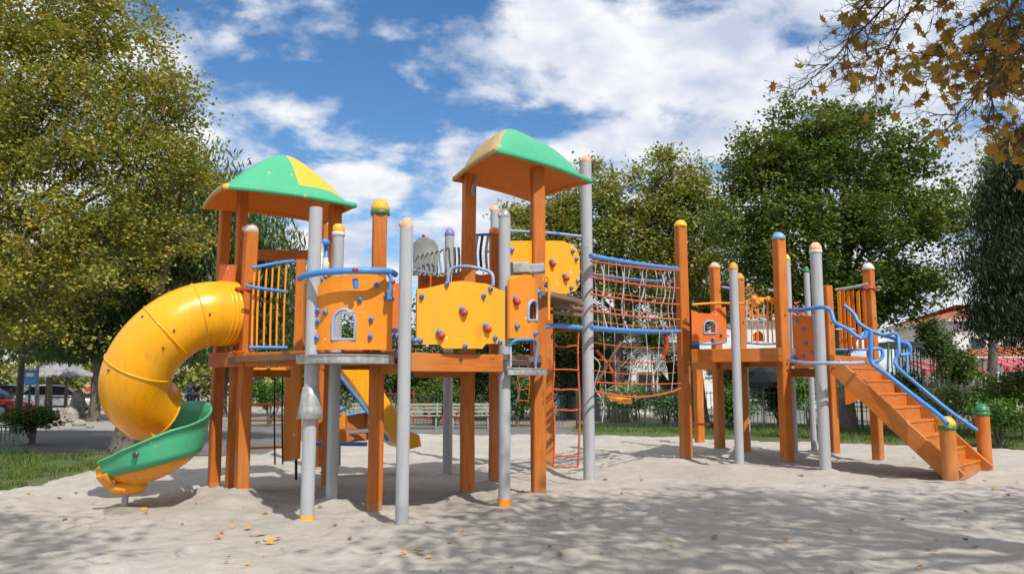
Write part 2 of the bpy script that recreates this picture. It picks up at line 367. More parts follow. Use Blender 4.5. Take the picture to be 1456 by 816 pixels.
cr2 = wn('ShaderNodeValToRGB'); e = cr2.color_ramp.elements; e[0].position = .35; e[0].color = (4.2, 4.7, 5.9, 1); e[1].position = .62; e[1].color = (7.1, 7.2, 7.4, 1); ll.new(n2.outputs['Fac'], cr2.inputs[0])
hs = wn('ShaderNodeHueSaturation'); hs.inputs['Saturation'].default_value = 1.22; hs.inputs['Value'].default_value = 1.0; ll.new(sky.outputs[0], hs.inputs['Color'])
mxx = wn('ShaderNodeMix', data_type='RGBA'); ll.new(cr.outputs[0], mxx.inputs[0]); ll.new(hs.outputs[0], mxx.inputs[6]); ll.new(cr2.outputs[0], mxx.inputs[7]); ll.new(mxx.outputs[2], bg.inputs[0])
sl = bpy.data.lights.new('sun', 'SUN'); so = bpy.data.objects.new('sun', sl); COL.objects.link(so); sl.energy = 4.2; sl.angle = R(.8); sl.color = (1, .95, .87)
so.rotation_euler = (-SUNDIR).to_track_quat('-Z', 'Y').to_euler(); so.location = (10, -10, 20)
SC.view_settings.view_transform = 'Standard'; SC.view_settings.look = 'None'; SC.view_settings.exposure = .12; SC.view_settings.gamma = 1
SC.render.engine = 'CYCLES'; SC.cycles.max_bounces = 6; SC.cycles.transparent_max_bounces = 4
# ------------------------------------------------------------------ ground
def nz(x, y, s, z=0): return mnoise.fractal(Vector((x * s, y * s, z)), .8, 2.0, 4)
posts_xy = []
def sand_in(x, y):
    e = .7 * nz(x, y, .35, 3) + .3 * nz(x, y, 1.5, 5)
    d = min(24.0 + e - y - max(0, (x - 3) * .62), x + 7.2 + e * .8 + max(0, (14 - y) * .0) + (3 * max(0, 10.8 - y)))
    if y > 17: d = min(d, x + 5.5 + e)
    return d
FOOT = {}
_fr = random.Random(12)
for _ in range(1500):
    fx, fy = _fr.uniform(-8, 11), 6.2 + 15 * _fr.random() ** 1.3; fa = _fr.uniform(0, 3.14); fd = _fr.uniform(.010, .028)
    for cx in (-1, 0, 1):
        for cy in (-1, 0, 1): FOOT.setdefault((int(fx * 2) + cx, int(fy * 2) + cy), []).append((fx, fy, math.cos(fa), math.sin(fa), fd))
def dents(x, y):
    z = 0
    for fx, fy, c, s, d in FOOT.get((int(x * 2), int(y * 2)), ()):
        a, b = (x - fx) * c + (y - fy) * s, -(x - fx) * s + (y - fy) * c; q = (a / .16) ** 2 + (b / .075) ** 2
        if q < 6: z += -d * math.exp(-q) + d * .45 * math.exp(-(math.sqrt(q) - 1.5) ** 2 * 3)
    return z
def sand_h(x, y):
    z = .035 * nz(x, y, .5) + .022 * nz(x, y, 2.2, 7) + .010 * nz(x, y, 5.5, 2) + dents(x, y) - .10 * math.exp(-((x + 4.9) ** 2 / .5 + (y - 9.95) ** 2 / .25)) - .07 * math.exp(-((x - 7.6) ** 2 + (y - 12.2) ** 2) / .4)
    for px, py, h in posts_xy:
        d = math.hypot(x - px, y - py)
        if d < .8: z += h * math.exp(-(d / .26) ** 2) + .5 * h * math.exp(-(d / .6) ** 2)
    return z
def grid(name, x0, x1, y0, y1, st, hf, mat, kind='structure'):
    nx, ny = int((x1 - x0) / st) + 1, int((y1 - y0) / st) + 1
    vs = []; 
    for j in range(ny):
        for i in range(nx):
            x, y = x0 + i * st, y0 + j * st; vs.append((x, y, hf(x, y)))
    fs = [(j * nx + i, j * nx + i + 1, (j + 1) * nx + i + 1, (j + 1) * nx + i) for j in range(ny - 1) for i in range(nx - 1)]
    me = bpy.data.meshes.new(name); me.from_pydata(vs, [], fs); me.polygons.foreach_set('use_smooth', [True] * len(fs)); me.materials.append(M[mat]); me.update()
    o = bpy.data.objects.new(name, me); COL.objects.link(o); o['kind'] = kind; return o
b = MB(); b.v = [Vector(p) for p in ((-600, -200, -.07), (600, -200, -.07), (600, 900, -.07), (-600, 900, -.07))]; b.quad((0, 1, 2, 3)); b.build('ground', 'soil', kind='structure')
def lawn_l(x, y):
    d = min(-7.0 - x + .5 * nz(x, y, .7, 9), y - 10.4 + .4 * nz(x, y, .5, 4), 17.4 - y + .6 * nz(x, y, .6, 1)); return d
def lawn_r(x, y):
    d = min(y - (24.7 - .62 * (x - 3)) + .5 * nz(x, y, .4, 3), y - 14); return min(d, 29.3 - y, x - 2.2 + .5 * nz(x, y, .5, 6))
def edge_h(f, zt):
    def h(x, y):
        d = f(x, y); return -.12 + (zt + .12) * min(1, max(0, d / .35 + .5)) + .015 * nz(x, y, 1.5)
    return h
grid('lawn', -20, -6, 9, 19, .25, edge_h(lawn_l, .02), 'lawn')
grid('lawn', 1.5, 30, 6, 30, .3, edge_h(lawn_r, .03), 'lawn')
# ------------------------------------------------------------------ numpy leaf clouds
def leaf_obj(name, C, A, B, mat, parent=None):
    n = len(C); V = np.empty((n, 4, 3), np.float32)
    V[:, 0] = C - A * .5; V[:, 1] = C + B * .5 + A * .08; V[:, 2] = C + A * .5; V[:, 3] = C - B * .5 + A * .08
    if parent is not None: V -= np.array(ORG[0], np.float32)
    me = bpy.data.meshes.new(name); me.vertices.add(n * 4); me.loops.add(n * 4); me.polygons.add(n)
    me.vertices.foreach_set('co', V.ravel()); me.loops.foreach_set('vertex_index', np.arange(n * 4, dtype=np.int32))
    me.polygons.foreach_set('loop_start', np.arange(0, n * 4, 4, dtype=np.int32))
    me.update(calc_edges=True); me.materials.append(M[mat]); me.validate()
    o = bpy.data.objects.new(name, me); COL.objects.link(o)
    if parent is not None: o.parent = parent
    return o
def rand_dirs(rng, n):
    d = rng.normal(size=(n, 3)); return d / np.linalg.norm(d, axis=1, keepdims=True)
def leaves_at(rng, C, L, Wd, flat=.5):
    n = len(C); N = rand_dirs(rng, n); N[:, 2] = np.abs(N[:, 2]) + flat; N /= np.linalg.norm(N, axis=1, keepdims=True)
    a = np.cross(N, rand_dirs(rng, n)); a /= np.linalg.norm(a, axis=1, keepdims=True); b_ = np.cross(N, a)
    s = rng.uniform(.6, 1.35, (n, 1)); return a * L * s, b_ * Wd * s
def crown(rng, blobs, nleaf, L, Wd, mat, parent, sig=.28, clump=26, shell=.45, droop=0, keep=None, name='crown', gap=-.16, gscale=1.15):
    vol = np.array([np.prod(b[1]) ** (2 / 3) for b in blobs]); pr = vol / vol.sum()
    nc = max(1, nleaf // clump); bi = rng.choice(len(blobs), nc, p=pr)
    cen = np.array([b[0] for b in blobs])[bi]; rad = np.array([b[1] for b in blobs])[bi]
    d = rand_dirs(rng, nc); rr = rng.uniform(0, 1, (nc, 1)) ** shell
    bump = 1 + .24 * np.sin(d[:, :1] * 7 + cen[:, :1]) * np.cos(d[:, 2:] * 6 + cen[:, 1:2]) + rng.normal(0, .10, (nc, 1))
    cc = cen + d * rad * rr * bump
    if keep is not None: cc = cc[keep(cc)]
    if gap is not None: cc = cc[np.array([mnoise.noise(Vector(c) * gscale) + .12 * mnoise.noise(Vector(c) * gscale * 3) > gap for c in cc])]
    nc = len(cc)
    sg = sig * rng.uniform(.55, 1.4, (nc, 1, 1))
    P = (cc[:, None, :] + rng.normal(size=(nc, clump, 3)) * sg * np.array([1, 1, .65]))
    if droop: P[:, :, 2] -= np.abs(rng.exponential(droop, (nc, clump)))
    P = P.reshape(-1, 3)
    if keep is not None: P = P[keep(P)]
    P = P[P[:, 2] > .1]
    A, B = leaves_at(rng, P, L, Wd)
    if droop: A[:, 2] -= L * 1.3; 
    return leaf_obj(name, P, A, B, mat, parent), cc
def limbs(mb, rng, base, top, r0, blobs, twigs, cc, lean=(0, 0)):
    base, top = Vector(base), Vector(top); H = top.z - base.z
    pts = []
    for k in range(11):
        t = k / 10; pts.append(base.lerp(top, t) + Vector((math.sin(t * 5 + base.x) * .03 * H * t, math.cos(t * 4 + base.y) * .03 * H * t, 0)))
    mb.tube(smooth(pts, 3), [max(.02, r0 * (1 + .5 * math.exp(-k / 1.8)) * (1 - .85 * k / 30)) for k in range(31)], 12)
    att = []
    for c, r in blobs:
        c = Vector(c); t = min(.92, max(.25, (c.z - base.z) / H * .62)); p = base.lerp(top, t) + Vector((math.sin(t * 5 + base.x) * .03 * H * t, math.cos(t * 4 + base.y) * .03 * H * t, 0))
        q = p.lerp(c, .5) + Vector((rng.uniform(-.3, .3), rng.uniform(-.3, .3), rng.uniform(.0, .4)))
        path = smooth([p, q, c], 6); rr = r0 * .42 * (1 - t * .4)
        mb.tube(path, [max(.012, rr * (1 - .85 * i / (len(path) - 1))) for i in range(len(path))], 7); att.append((c, rr * .3)); att.append((q, rr * .5))
    if len(cc):
        for i in rng.choice(len(cc), min(twigs, len(cc)), replace=False):
            c = Vector(cc[i]); a, rr = min(att, key=lambda x: (x[0] - c).length)
            q = a.lerp(c, .5) + Vector((rng.uniform(-.15, .15), rng.uniform(-.15, .15), rng.uniform(0, .15)))
            e = c + (c - q) * .25
            mb.tube(smooth([a, q, e], 4), [max(.006, min(rr, .03) * (1 - .8 * k / 8)) for k in range(9)], 5)
def tree(name, label, cat, base, top, r0, blobs, nleaf, L, Wd, mat, bark='bark', seed=1, group=None, twigs=60, **kw):
    rng = np.random.default_rng(seed); base = Vector(base)
    t = thing(name, label, cat, base, group)
    o, cc = crown(rng, blobs, nleaf, L, Wd, mat, t, **kw)
    mb = MB(); limbs(mb, rng, base + Vector((0, 0, -.15)), top, r0, blobs, twigs, cc); mb.build('trunk', bark, t)
    return t
def B(u, v, Y, rx, ry, rz): return (tuple(W(u, v, Y)), (rx, ry, rz))
# left big autumn tree
tree('autumn_tree', 'tall olive and yellow autumn tree filling the left edge, above the tube slide', 'tree', (-12.9, 17.5, 0), W(40, -60, 17.5), .26,
     [B(40, 60, 17.5, 2.3, 2.0, 1.7), B(150, 90, 17.5, 1.7, 1.7, 1.5), B(215, 150, 17.3, 1.25, 1.4, 1.2), B(60, 190, 17, 2.2, 1.9, 1.6), B(180, 235, 17, 1.7, 1.6, 1.3),
      B(245, 225, 17.6, 1.0, 1.2, 1.1), B(40, 320, 16.6, 2.0, 1.8, 1.4), B(150, 340, 16.8, 1.7, 1.6, 1.25), B(225, 320, 17.5, 1.1, 1.2, 1.0), B(60, 425, 16.6, 1.8, 1.5, 1.0),
      B(90, -80, 17.5, 2.0, 2.0, 1.9), B(-60, 200, 17.5, 2.0, 2.0, 2.5), B(-60, 400, 17, 2.0, 2.0, 1.6), B(160, 15, 17.5, .9, .9, .9)],
     170000, .085, .065, 'leaf_olive', seed=3, sig=.20, clump=46, twigs=240, gap=-.10)
tree('willow_tree', 'grey green drooping willow behind the tube slide, its grey trunk leaning right', 'tree', G(172, 640), W(260, 250, 18.5), .24,
     [B(275, 330, 20, 1.7, 1.5, 1.6), B(360, 340, 21, 1.3, 1.3, 1.1), B(330, 290, 21, 1.3, 1.2, 1.0), B(230, 430, 19.5, 1.8, 1.4, 1.3), B(130, 450, 20, 1.9, 1.4, 1.1), B(290, 250, 21, .8, .8, .9), B(385, 385, 21.5, 1.1, 1, 1.2), B(370, 450, 22, 1.2, 1, 1.4)],
     70000, .12, .05, 'leaf_willow', seed=5, sig=.22, droop=.38, twigs=60, keep=lambda P: P[:, 2] > 2.0)
tree('birch_tree', 'slender leaning grey trunk at the far left in front of the parked cars', 'tree', G(22, 612), W(62, 330, 22), .13,
     [B(50, 440, 22, 1.4, 1.2, .9), B(110, 430, 23, 1.4, 1.2, .8)], 12000, .11, .08, 'leaf_mid', seed=8)
for k, (u, v, ut, vt, Y, s, lb) in enumerate([(52, 592, 60, 440, 26, .09, 'thin pale birch trunk left of the gazebo roof'), (70, 588, 78, 430, 28, .12, 'straight pale birch trunk standing in front of the gazebo')]):
    tree('birch_tree', lb, 'tree', G(u, v), W(ut, vt - 60, G(u, v).y), s, [B(ut, vt - 60, G(u, v).y, 1.2, 1.0, .9)], 7000, .11, .08, 'leaf_olive', bark='barkpale', seed=20 + k, twigs=10)
# centre trees
tree('plane_tree', 'olive tree with thin tips directly behind the taller roofed tower', 'tree', W(880, 600, 33) * Vector((1, 1, 0)) if False else (4.4, 33, 0), W(870, 230, 33), .3,
     [B(765, 358, 33, 1.9, 1.7, 1.9), B(800, 312, 33, 1.5, 1.5, 1.5), B(860, 292, 33, 1.7, 1.6, 1.7), B(850, 368, 32.5, 2.4, 1.8, 2.0), B(760, 438, 33, 2.0, 1.6, 1.6), B(845, 448, 33, 2.2, 1.5, 1.3), B(838, 250, 33, .7, .7, .8), B(735, 313, 33.5, .8, .8, .8)],
     90000, .13, .10, 'leaf_mid', seed=11, sig=.25, clump=36, gap=-.05)
tree('plane_tree', 'olive yellow tree between the taller tower and the dark green round tree', 'tree', (7.4, 32, 0), W(955, 210, 32), .3,
     [B(935, 277, 32, 1.5, 1.5, 1.6), B(985, 287, 32, 1.5, 1.5, 1.5), B(925, 338, 32, 2.0, 1.6, 1.7), B(1000, 348, 32, 1.9, 1.6, 1.8), B(950, 418, 32, 2.2, 1.5, 1.3), B(942, 230, 32, .6, .6, .7), B(1010, 428, 32, 1.8, 1.4, 1.2)],
     80000, .13, .10, 'leaf_mid', seed=12, sig=.25, clump=36, gap=-.05)
tree('linden_tree', 'large round dark green tree behind the wooden stairs', 'tree', (10.6, 26, 0), W(1190, 180, 26), .36,
     [B(1150, 190, 26, 1.5, 1.5, 1.1), B(1090, 235, 26, 1.7, 1.7, 1.4), B(1185, 235, 26, 2.1, 2.0, 1.5), B(1270, 240, 26, 1.7, 1.6, 1.4), B(1075, 310, 25.6, 1.6, 1.7, 1.5), B(1165, 320, 25, 2.3, 1.9, 1.6),
      B(1265, 320, 25.4, 2.0, 1.8, 1.6), B(1330, 310, 26, 1.1, 1.2, 1.2), B(1100, 390, 25.6, 1.5, 1.5, 1.2), B(1190, 405, 25.4, 2.0, 1.6, 1.1), B(1285, 400, 25.6, 1.6, 1.4, 1.0), B(1240, 440, 26, 1.6, 1.2, .7), B(1215, 165, 26, 1.0, 1.0, .7)],
     140000, .12, .095, 'leaf_green', seed=13, sig=.22, clump=44, gap=-.11, twigs=120)
tree('cedar_tree', 'very dark drooping conifer at the right edge beside the white house', 'tree', (14.2, 20.5, 0), W(1470, 200, 20.5), .28,
     [B(1440, 300, 20.5, .9, 1.0, 1.3), B(1480, 260, 20.5, 1.4, 1.2, 1.6), B(1425, 370, 20.5, 1.1, 1.0, .9), B(1465, 430, 20.5, 1.3, 1.2, 1.0), B(1420, 440, 20.5, .9, .9, .6), B(1520, 400, 20.5, 1.4, 1.4, 1.8)],
     120000, .085, .034, 'leaf_dark', seed=14, sig=.18, clump=34, droop=.14, gap=-.36)
tree('poplar_tree', 'pale leafed tree top showing above the dark conifer at the right edge', 'tree', (16.4, 28, 0), W(1430, 220, 28), .2,
     [B(1425, 265, 28, .9, .9, 1.3), B(1450, 220, 28, .8, .8, 1.0), B(1400, 300, 28, .5, .5, .6)], 9000, .14, .1, 'leaf_mid', seed=15)
for k, (x, y, r_, lb) in enumerate([(-24.5, 33, 1.0, 'dark spreading tree above the parked cars at the far left'), (-17.5, 34, 1.0, 'dark spreading tree above the gazebo roof'), (-13.6, 38, 1.0, 'dark tree beyond the path, behind the tube slide'), (-29, 42, 1.2, 'dark tree farthest back at the left edge'), (-20, 47, 1.2, 'dark tree behind the gazebo, between two nearer crowns')]):
    tree('park_tree', lb, 'tree', (x, y, 0), (x + .3, y, 8), .22, [((x, y, 4.6 * r_), (3.1, 2.4, 2.2)), ((x + 1.8, y - .6, 3.9 * r_), (2.0, 1.7, 1.5)), ((x - 1.9, y - .5, 4.1 * r_), (2.0, 1.7, 1.6)), ((x + .3, y, 7 * r_), (2.6, 2.2, 1.9))], 30000, .18, .12, 'leaf_willow' if k % 2 else 'leaf_green', seed=60 + k, group='trees shading the parked cars', sig=.36, clump=34, twigs=20, droop=.12, gap=-.35, keep=lambda P: P[:, 2] > 2.35)
# far trees closing the horizon
rng = np.random.default_rng(77); fb = []
for x in np.arange(-75, 80, 4.0):
    y = 62 + rng.uniform(-5, 8); h = rng.uniform(2.2, 3.6) if x < 22 or x > 48 else 1.3; fb.append(((x, y, h * .8), (3.6, 2.5, h)))
o, _ = crown(rng, fb, 70000, .42, .32, 'leaf_mid', None, sig=.6, clump=20, name='distant_woodland'); o['kind'] = 'stuff'; tag(o, 'dense belt of distant trees closing the park behind the fence', 'woodland')
fb = []
for x in np.arange(-26, 3, 2.2):
    y = 36 + rng.uniform(-2, 2); fb.append(((x, y, rng.uniform(2.2, 4.2)), (1.9, 1.4, rng.uniform(1.6, 2.6))))
fb = [q for q in fb if not (-24 < q[0][0] < -14)]
for k, q in enumerate(fb[-6:]):
    u = q[0][0]
lbs = ['dark bushy tree seen through the left tower legs beside the shorter roof', 'bushy tree seen between the left tower and the grey posts', 'bushy dark green tree beyond the yellow straight slide', 'bushy green tree beyond the white benches', 'bushy tree seen between the middle posts of the play structure', 'bushy tree beyond the rope ladder']
for k, q in enumerate(fb[-6:]):
    (x, y, z), r = q; tree('bushy_tree', lbs[k], 'tree', (x, y, 0), (x, y, z), .12, [((x, y, z - .6), (1.9, 1.4, 1.9)), ((x + .6, y, z + .7), (1.3, 1.1, 1.1)), ((x - .9, y, 1.5), (1.3, 1.0, 1.2))], 11000, .17, .12, 'leaf_willow' if k % 2 else 'leaf_green', seed=40 + k, group='bushy trees beyond the paved yard', sig=.34, twigs=8)
# ------------------------------------------------------------------ shrubs
def shrub(label, c, r, n, mat, seed, L=.09, group=None, stem=True):
    rng = np.random.default_rng(seed); base = Vector((c[0], c[1], 0)); t = thing('shrub', label, 'shrub', base, group)
    bl = [((c[0] + rng.uniform(-.35, .35) * r[0], c[1] + rng.uniform(-.3, .3) * r[1], c[2] + rng.uniform(-.2, .25) * r[2]), (r[0] * rng.uniform(.5, .85), r[1] * rng.uniform(.5, .85), r[2] * rng.uniform(.55, .85))) for _ in range(6)]
    crown(rng, bl, n, L, L * .7, mat, t, sig=.12, clump=14, name='foliage')
    mb = MB()
    for k in range(7):
        e = Vector(bl[k % 6][0]); mb.tube(smooth([base + Vector((rng.uniform(-.1, .1), 0, -.05)), base.lerp(e, .5) + Vector((rng.uniform(-.2, .2), 0, .1)), e], 4), [.03 * (1 - .08 * i) for i in range(9)], 5)
    mb.build('stem', 'bark', t); return t
def wz(u, v, Y): p = W(u, v, Y); return (p.x, p.y, p.z)
shrub('round clipped green bush under the second deck of the right structure', wz(1152, 565, 22), (.62, .55, .62), 6000, 'leaf_bush', 1)
shrub('pale flowering shrub behind the fence to the right of the rope bridge mast', wz(905, 565, 28.3), (1.3, .6, .55), 7000, 'leaf_pale', 2)
shrub('wide pale flowering shrub behind the fence under the rope bridge', wz(945, 572, 28.0), (.9, .6, .5), 6000, 'leaf_pale', 3)
shrub('pale leafed shrub between the stair handrails and the blue crate', wz(1342, 572, 22), (.75, .6, .55), 5500, 'leaf_pale', 4, .08)
shrub('dark green bush behind the rear stair newel post', wz(1418, 585, 19.5), (.8, .6, .55), 7000, 'leaf_bush', 5, .08)
shrub('dark green bush at the right edge under the red awning', wz(1455, 560, 21), (.9, .7, .8), 7500, 'leaf_green', 6, .08)
shrub('tall dark shrub hiding the middle awning behind the stair handrails', wz(1352, 528, 27), (.9, .6, .9), 7000, 'leaf_green', 21, .10)
shrub('dark hedge bush left of the rear newel post, under the awnings', wz(1385, 560, 25), (1.1, .6, .8), 7000, 'leaf_green', 22, .09)
shrub('leafy bush in front of the grey stall wall, right of the blue capped post', wz(1108, 560, 29), (1.0, .6, .9), 6000, 'leaf_green', 23, .10)
shrub('leafy bush left of the grey stall wall, behind the first steel post', wz(1035, 530, 32), (.9, .6, 1.2), 6000, 'leaf_mid', 24, .11)
shrub('bushy shrub in front of the pale single storey house', wz(960, 530, 33), (.9, .6, 1.1), 6000, 'leaf_green', 25, .11)
shrub('tall grey green shrub in front of the white house', wz(1335, 490, 26), (.7, .6, 1.1), 6500, 'leaf_willow', 7, .09)
shrub('low dark shrub under the right structure between its brown posts', wz(1045, 575, 26), (.8, .6, .7), 5000, 'leaf_bush', 8)
shrub('dark green bush beyond the stairs, left of the red awning', wz(1290, 560, 24), (.9, .6, .8), 5500, 'leaf_green', 9)
shrub('green bush behind the fence seen left of the tallest grey mast', wz(735, 560, 30), (1.2, .6, .8), 5500, 'leaf_bush', 10)
shrub('dark green bush beside the birch trunks at the left edge', wz(48, 596, 21), (.7, .5, .28), 4500, 'leaf_green', 12)
shrub('green bush beyond the grid climbing frame under the left tower', wz(385, 560, 30), (1.2, .8, .7), 5000, 'leaf_bush', 13)
shrub('green bush behind the white benches', wz(620, 565, 31), (1.5, .8, .8), 6000, 'leaf_green', 14)
shrub('dark tall bush behind the flowering shrubs', wz(865, 505, 36), (1.6, .9, 2.0), 8000, 'leaf_green', 15, .11)
shrub('green bush between the pale house walls beyond the rope bridge', wz(930, 480, 38), (1.0, .9, 1.0), 5000, 'leaf_bush', 16, .11)
# ------------------------------------------------------------------ maple overhead with shade
def proj(P):
    x, y, z = P[:, 0], P[:, 1], P[:, 2] - CAMH
    d = y * cp + z * sp; up = -y * sp + z * cp
    ds = np.where(d > .1, d, 1); return np.where(d > .1, CU + FPX * x / ds, -9999), np.where(d > .1, CV - FPX * up / ds, -9999)
def lobed(n=5):
    pts = [(0, -.42)]
    for a, r in ((-58, .30), (-38, .52), (-12, .28), (14, .62), (38, .34), (60, .44), (75, .34), (90, .66)):
        pts.append((math.cos(R(a)) * r, math.sin(R(a)) * r))
    return pts + [(-x, y) for x, y in pts[::-1][1:-1]]
LOBE = lobed()
def lobed_obj(name, Cs, rng, size, mat, parent, droop=.5):
    vs = []; fs = []; og = ORG[0] if parent is not None else Vector()
    for c in Cs:
        N = Vector(rng.normal(size=3)); N.z = abs(N.z) * .6; N.normalize(); a = N.cross(Vector(rng.normal(size=3))).normalized(); a = (a + Vector((0, 0, -droop))).normalized(); bb = N.cross(a).normalized(); s = size * rng.uniform(.55, 1.25)
        cu = rng.uniform(-.5, .5); i = len(vs); c = Vector(c) - og
        vs.append(tuple(c)); 
        for x, y in LOBE: vs.append(tuple(c + (bb * x + a * y) * s + N * (cu * (x * x + y * y) * s)))
        m = len(LOBE)
        for k in range(m): fs.append((i, i + 1 + k, i + 1 + (k + 1) % m))
    me = bpy.data.meshes.new(name); me.from_pydata(vs, [], fs); me.materials.append(M[mat]); me.update()
    o = bpy.data.objects.new(name, me); COL.objects.link(o)
    if parent is not None: o.parent = parent
    return o
def maple():
    rng = np.random.default_rng(9); base = Vector((7.6, 3.2, 0))
    t = thing('maple_tree', 'overhanging maple branches with brown and yellow leaves in the upper right corner', 'tree', base)
    mb = MB(); nodes = []
    mb.tube(smooth([base + Vector((0, 0, -.2)), (7.5, 3.2, 2), (7.3, 3.4, 4), (6.8, 3.6, 6.2), (6.6, 3.4, 8.5)], 5), [.30 - .011 * k for k in range(21)], 14)
    def bad(p):
        uu, vv = proj(np.array([tuple(p)])); uu, vv = uu[0], vv[0]
        return -50 < uu < 1456 and -20 < vv < 900 and (uu < 1068 or vv > (150 if uu < 1130 else 128 if uu < 1200 else 165 if uu < 1290 else 200 if uu < 1400 else 222))
    def wander(p, d, L, r, depth):
        p = Vector(p); d = Vector(d).normalized(); n = 9 if depth < 2 else 6; pts = [p]; bend = Vector(rng.normal(size=3)) * .10
        for k in range(n):
            d = (d + bend + Vector(rng.normal(size=3)) * .13 + Vector((0, 0, -.03 if depth < 2 else .03))).normalized(); q = pts[-1] + d * (L / n)
            if bad(q): break
            pts.append(q)
        if len(pts) < 3: return
        m = len(pts) - 1; sp_ = smooth(pts, 3); N_ = len(sp_) - 1
        mb.tube(sp_, [max(.0016, r * (1 - .8 * k / N_)) for k in range(N_ + 1)], 6 if depth < 2 else 4)
        if depth >= 2: nodes.extend((sp_[i], sp_[i] - sp_[i - 1]) for i in ([N_] if depth == 2 else [N_, N_ * 2 // 3, N_ // 3]))
        if depth >= 3: return
        for k in range(1, m + 1, 1 if depth < 2 else 3):
            for _ in range(2 if depth < 1 else 1):
                dd = (pts[k] - pts[k - 1]).normalized(); sd = Vector(rng.normal(size=3)); sd = (sd - dd * sd.dot(dd)).normalized()
                wander(pts[k], dd * .75 + sd * rng.uniform(.5, .9), L * rng.uniform(.25, .42) if depth else L * rng.uniform(.2, .36), max(.0022, r * .5 * (1 - .4 * k / m)), depth + 1)
    hub = Vector((7.1, 3.5, 5.2))
    for (su, sv, sy), (tu, tv, ty) in [((1330, -70, 5.6), (1080, 110, 5.9)), ((1290, -60, 6.0), (1120, 70, 6.3)), ((1420, -60, 5.3), (1200, 120, 5.5)), ((1480, -40, 5.2), (1270, 160, 5.4)), ((1540, 20, 5.0), (1330, 190, 5.2)), ((1560, 60, 5.3), (1300, 110, 5.8)), ((1580, 110, 5.2), (1370, 205, 5.4)),
                                        ((1520, -30, 5.6), (1330, 80, 6.2)), ((1570, 140, 5.6), (1400, 190, 5.9)), ((1500, -70, 5.8), (1340, 30, 6.0)), ((1600, 80, 4.9), (1420, 130, 5.0)), ((1440, -80, 6.2), (1290, 40, 6.5)), ((1560, 0, 6.0), (1400, 60, 6.3)), ((1590, 160, 5.9), (1430, 215, 6.0)), ((1560, 40, 6.6), (1380, 150, 6.9)), ((1540, -40, 4.8), (1410, 20, 4.9))]:
        S0, T0 = W(su, sv, sy), W(tu, tv, ty); q = hub.lerp(S0, .5) + Vector((0, 0, .25))
        mb.tube(smooth([hub, q, S0], 5), [.05 - .0034 * k for k in range(11)], 7); wander(S0, T0 - S0, (T0 - S0).length * 1.05, .013, 0)
    cs = []; wt = []
    for p, d in nodes:
        u_, v_ = proj(np.array([tuple(p)])); wt.append((.30 if u_[0] < 1200 else .7 if u_[0] < 1300 else 1.4) if 1050 < u_[0] < 1480 and v_[0] > -30 else .25)
    wt = np.array(wt); wt *= 640 / wt.sum()
    for (p, d), w_ in zip(nodes, wt):
        if rng.random() < w_: cs.append(p + Vector(rng.normal(size=3)) * .02 + Vector((0, 0, -.035)))
    for p, d in []:
        u_, v_ = proj(np.array([tuple(p)]))
        if rng.random() > (.075 if u_[0] < 1200 else .13 if u_[0] < 1300 else .26): continue
        for _ in range(1 if u_[0] < 1230 else 1 + int(rng.random() < .5)): cs.append(p + Vector(rng.normal(size=3)) * .02 + Vector((0, 0, -.035)))
    lobed_obj('foliage', cs, rng, .098, 'leaf_maple', t)
    # crown above the frame and behind the viewer: the tree that shades the foreground
    for tg in [(3.2, 1.5, 6.6), (3.2, 4.4, 6.2), (5, .5, 7), (5.5, 5.5, 6.8), (9.5, 5.5, 6.5), (9, 1, 7)]: 
        mb.tube(smooth([(7.0, 3.4, 5.2), (Vector((7, 3.4, 5.4)) + Vector(tg)) / 2 + Vector((0, 0, .4)), tg], 6), [.09 - .0065 * k for k in range(13)], 7)
    mb.build('trunk', 'twig', t)
    def keep(P):
        u, v = proj(P); return (v < -60) | (u < -9000) | (u > 1560)
    crown(rng, [((2.2, 2.9, 6.0), (1.3, 1.0, .8)), ((3.4, 2.2, 6.6), (1.9, 1.6, .9)), ((3.6, 4.2, 6.6), (1.7, 1.5, .9)), ((5.4, 1.2, 7.0), (1.6, 1.8, 1)), ((5.8, 4.8, 7), (1.6, 1.8, 1)), ((9.3, 5.5, 6.5), (1.9, 1.9, 1.2)), ((9, 1, 7), (2, 2, 1.2)), ((6.8, 3.4, 8.4), (2, 2, 1.2))],
          12500, .15, .11, 'leaf_maple', t, sig=.36, clump=16, keep=keep, name='crown')
maple()
def keep2(P):
    u, v = proj(P); return (v < -60) | (u < -9000)
tree('ash_tree', 'sparse tree standing behind the viewpoint, shading the sand at lower left', 'tree', (-5.6, -2.2, 0), (-4.4, 1.0, 8), .22,
     [((-2.9, 3.6, 6.6), (1.6, .9, .6)), ((-4.4, 2.0, 7.0), (1.6, 1.2, .8)), ((-1.5, 2.4, 6.8), (1.1, .9, .6)), ((-5.4, 3.6, 7.4), (1.5, 1.2, .8))], 3200, .14, .10, 'leaf_olive', seed=31, keep=keep2, sig=.34, twigs=60)
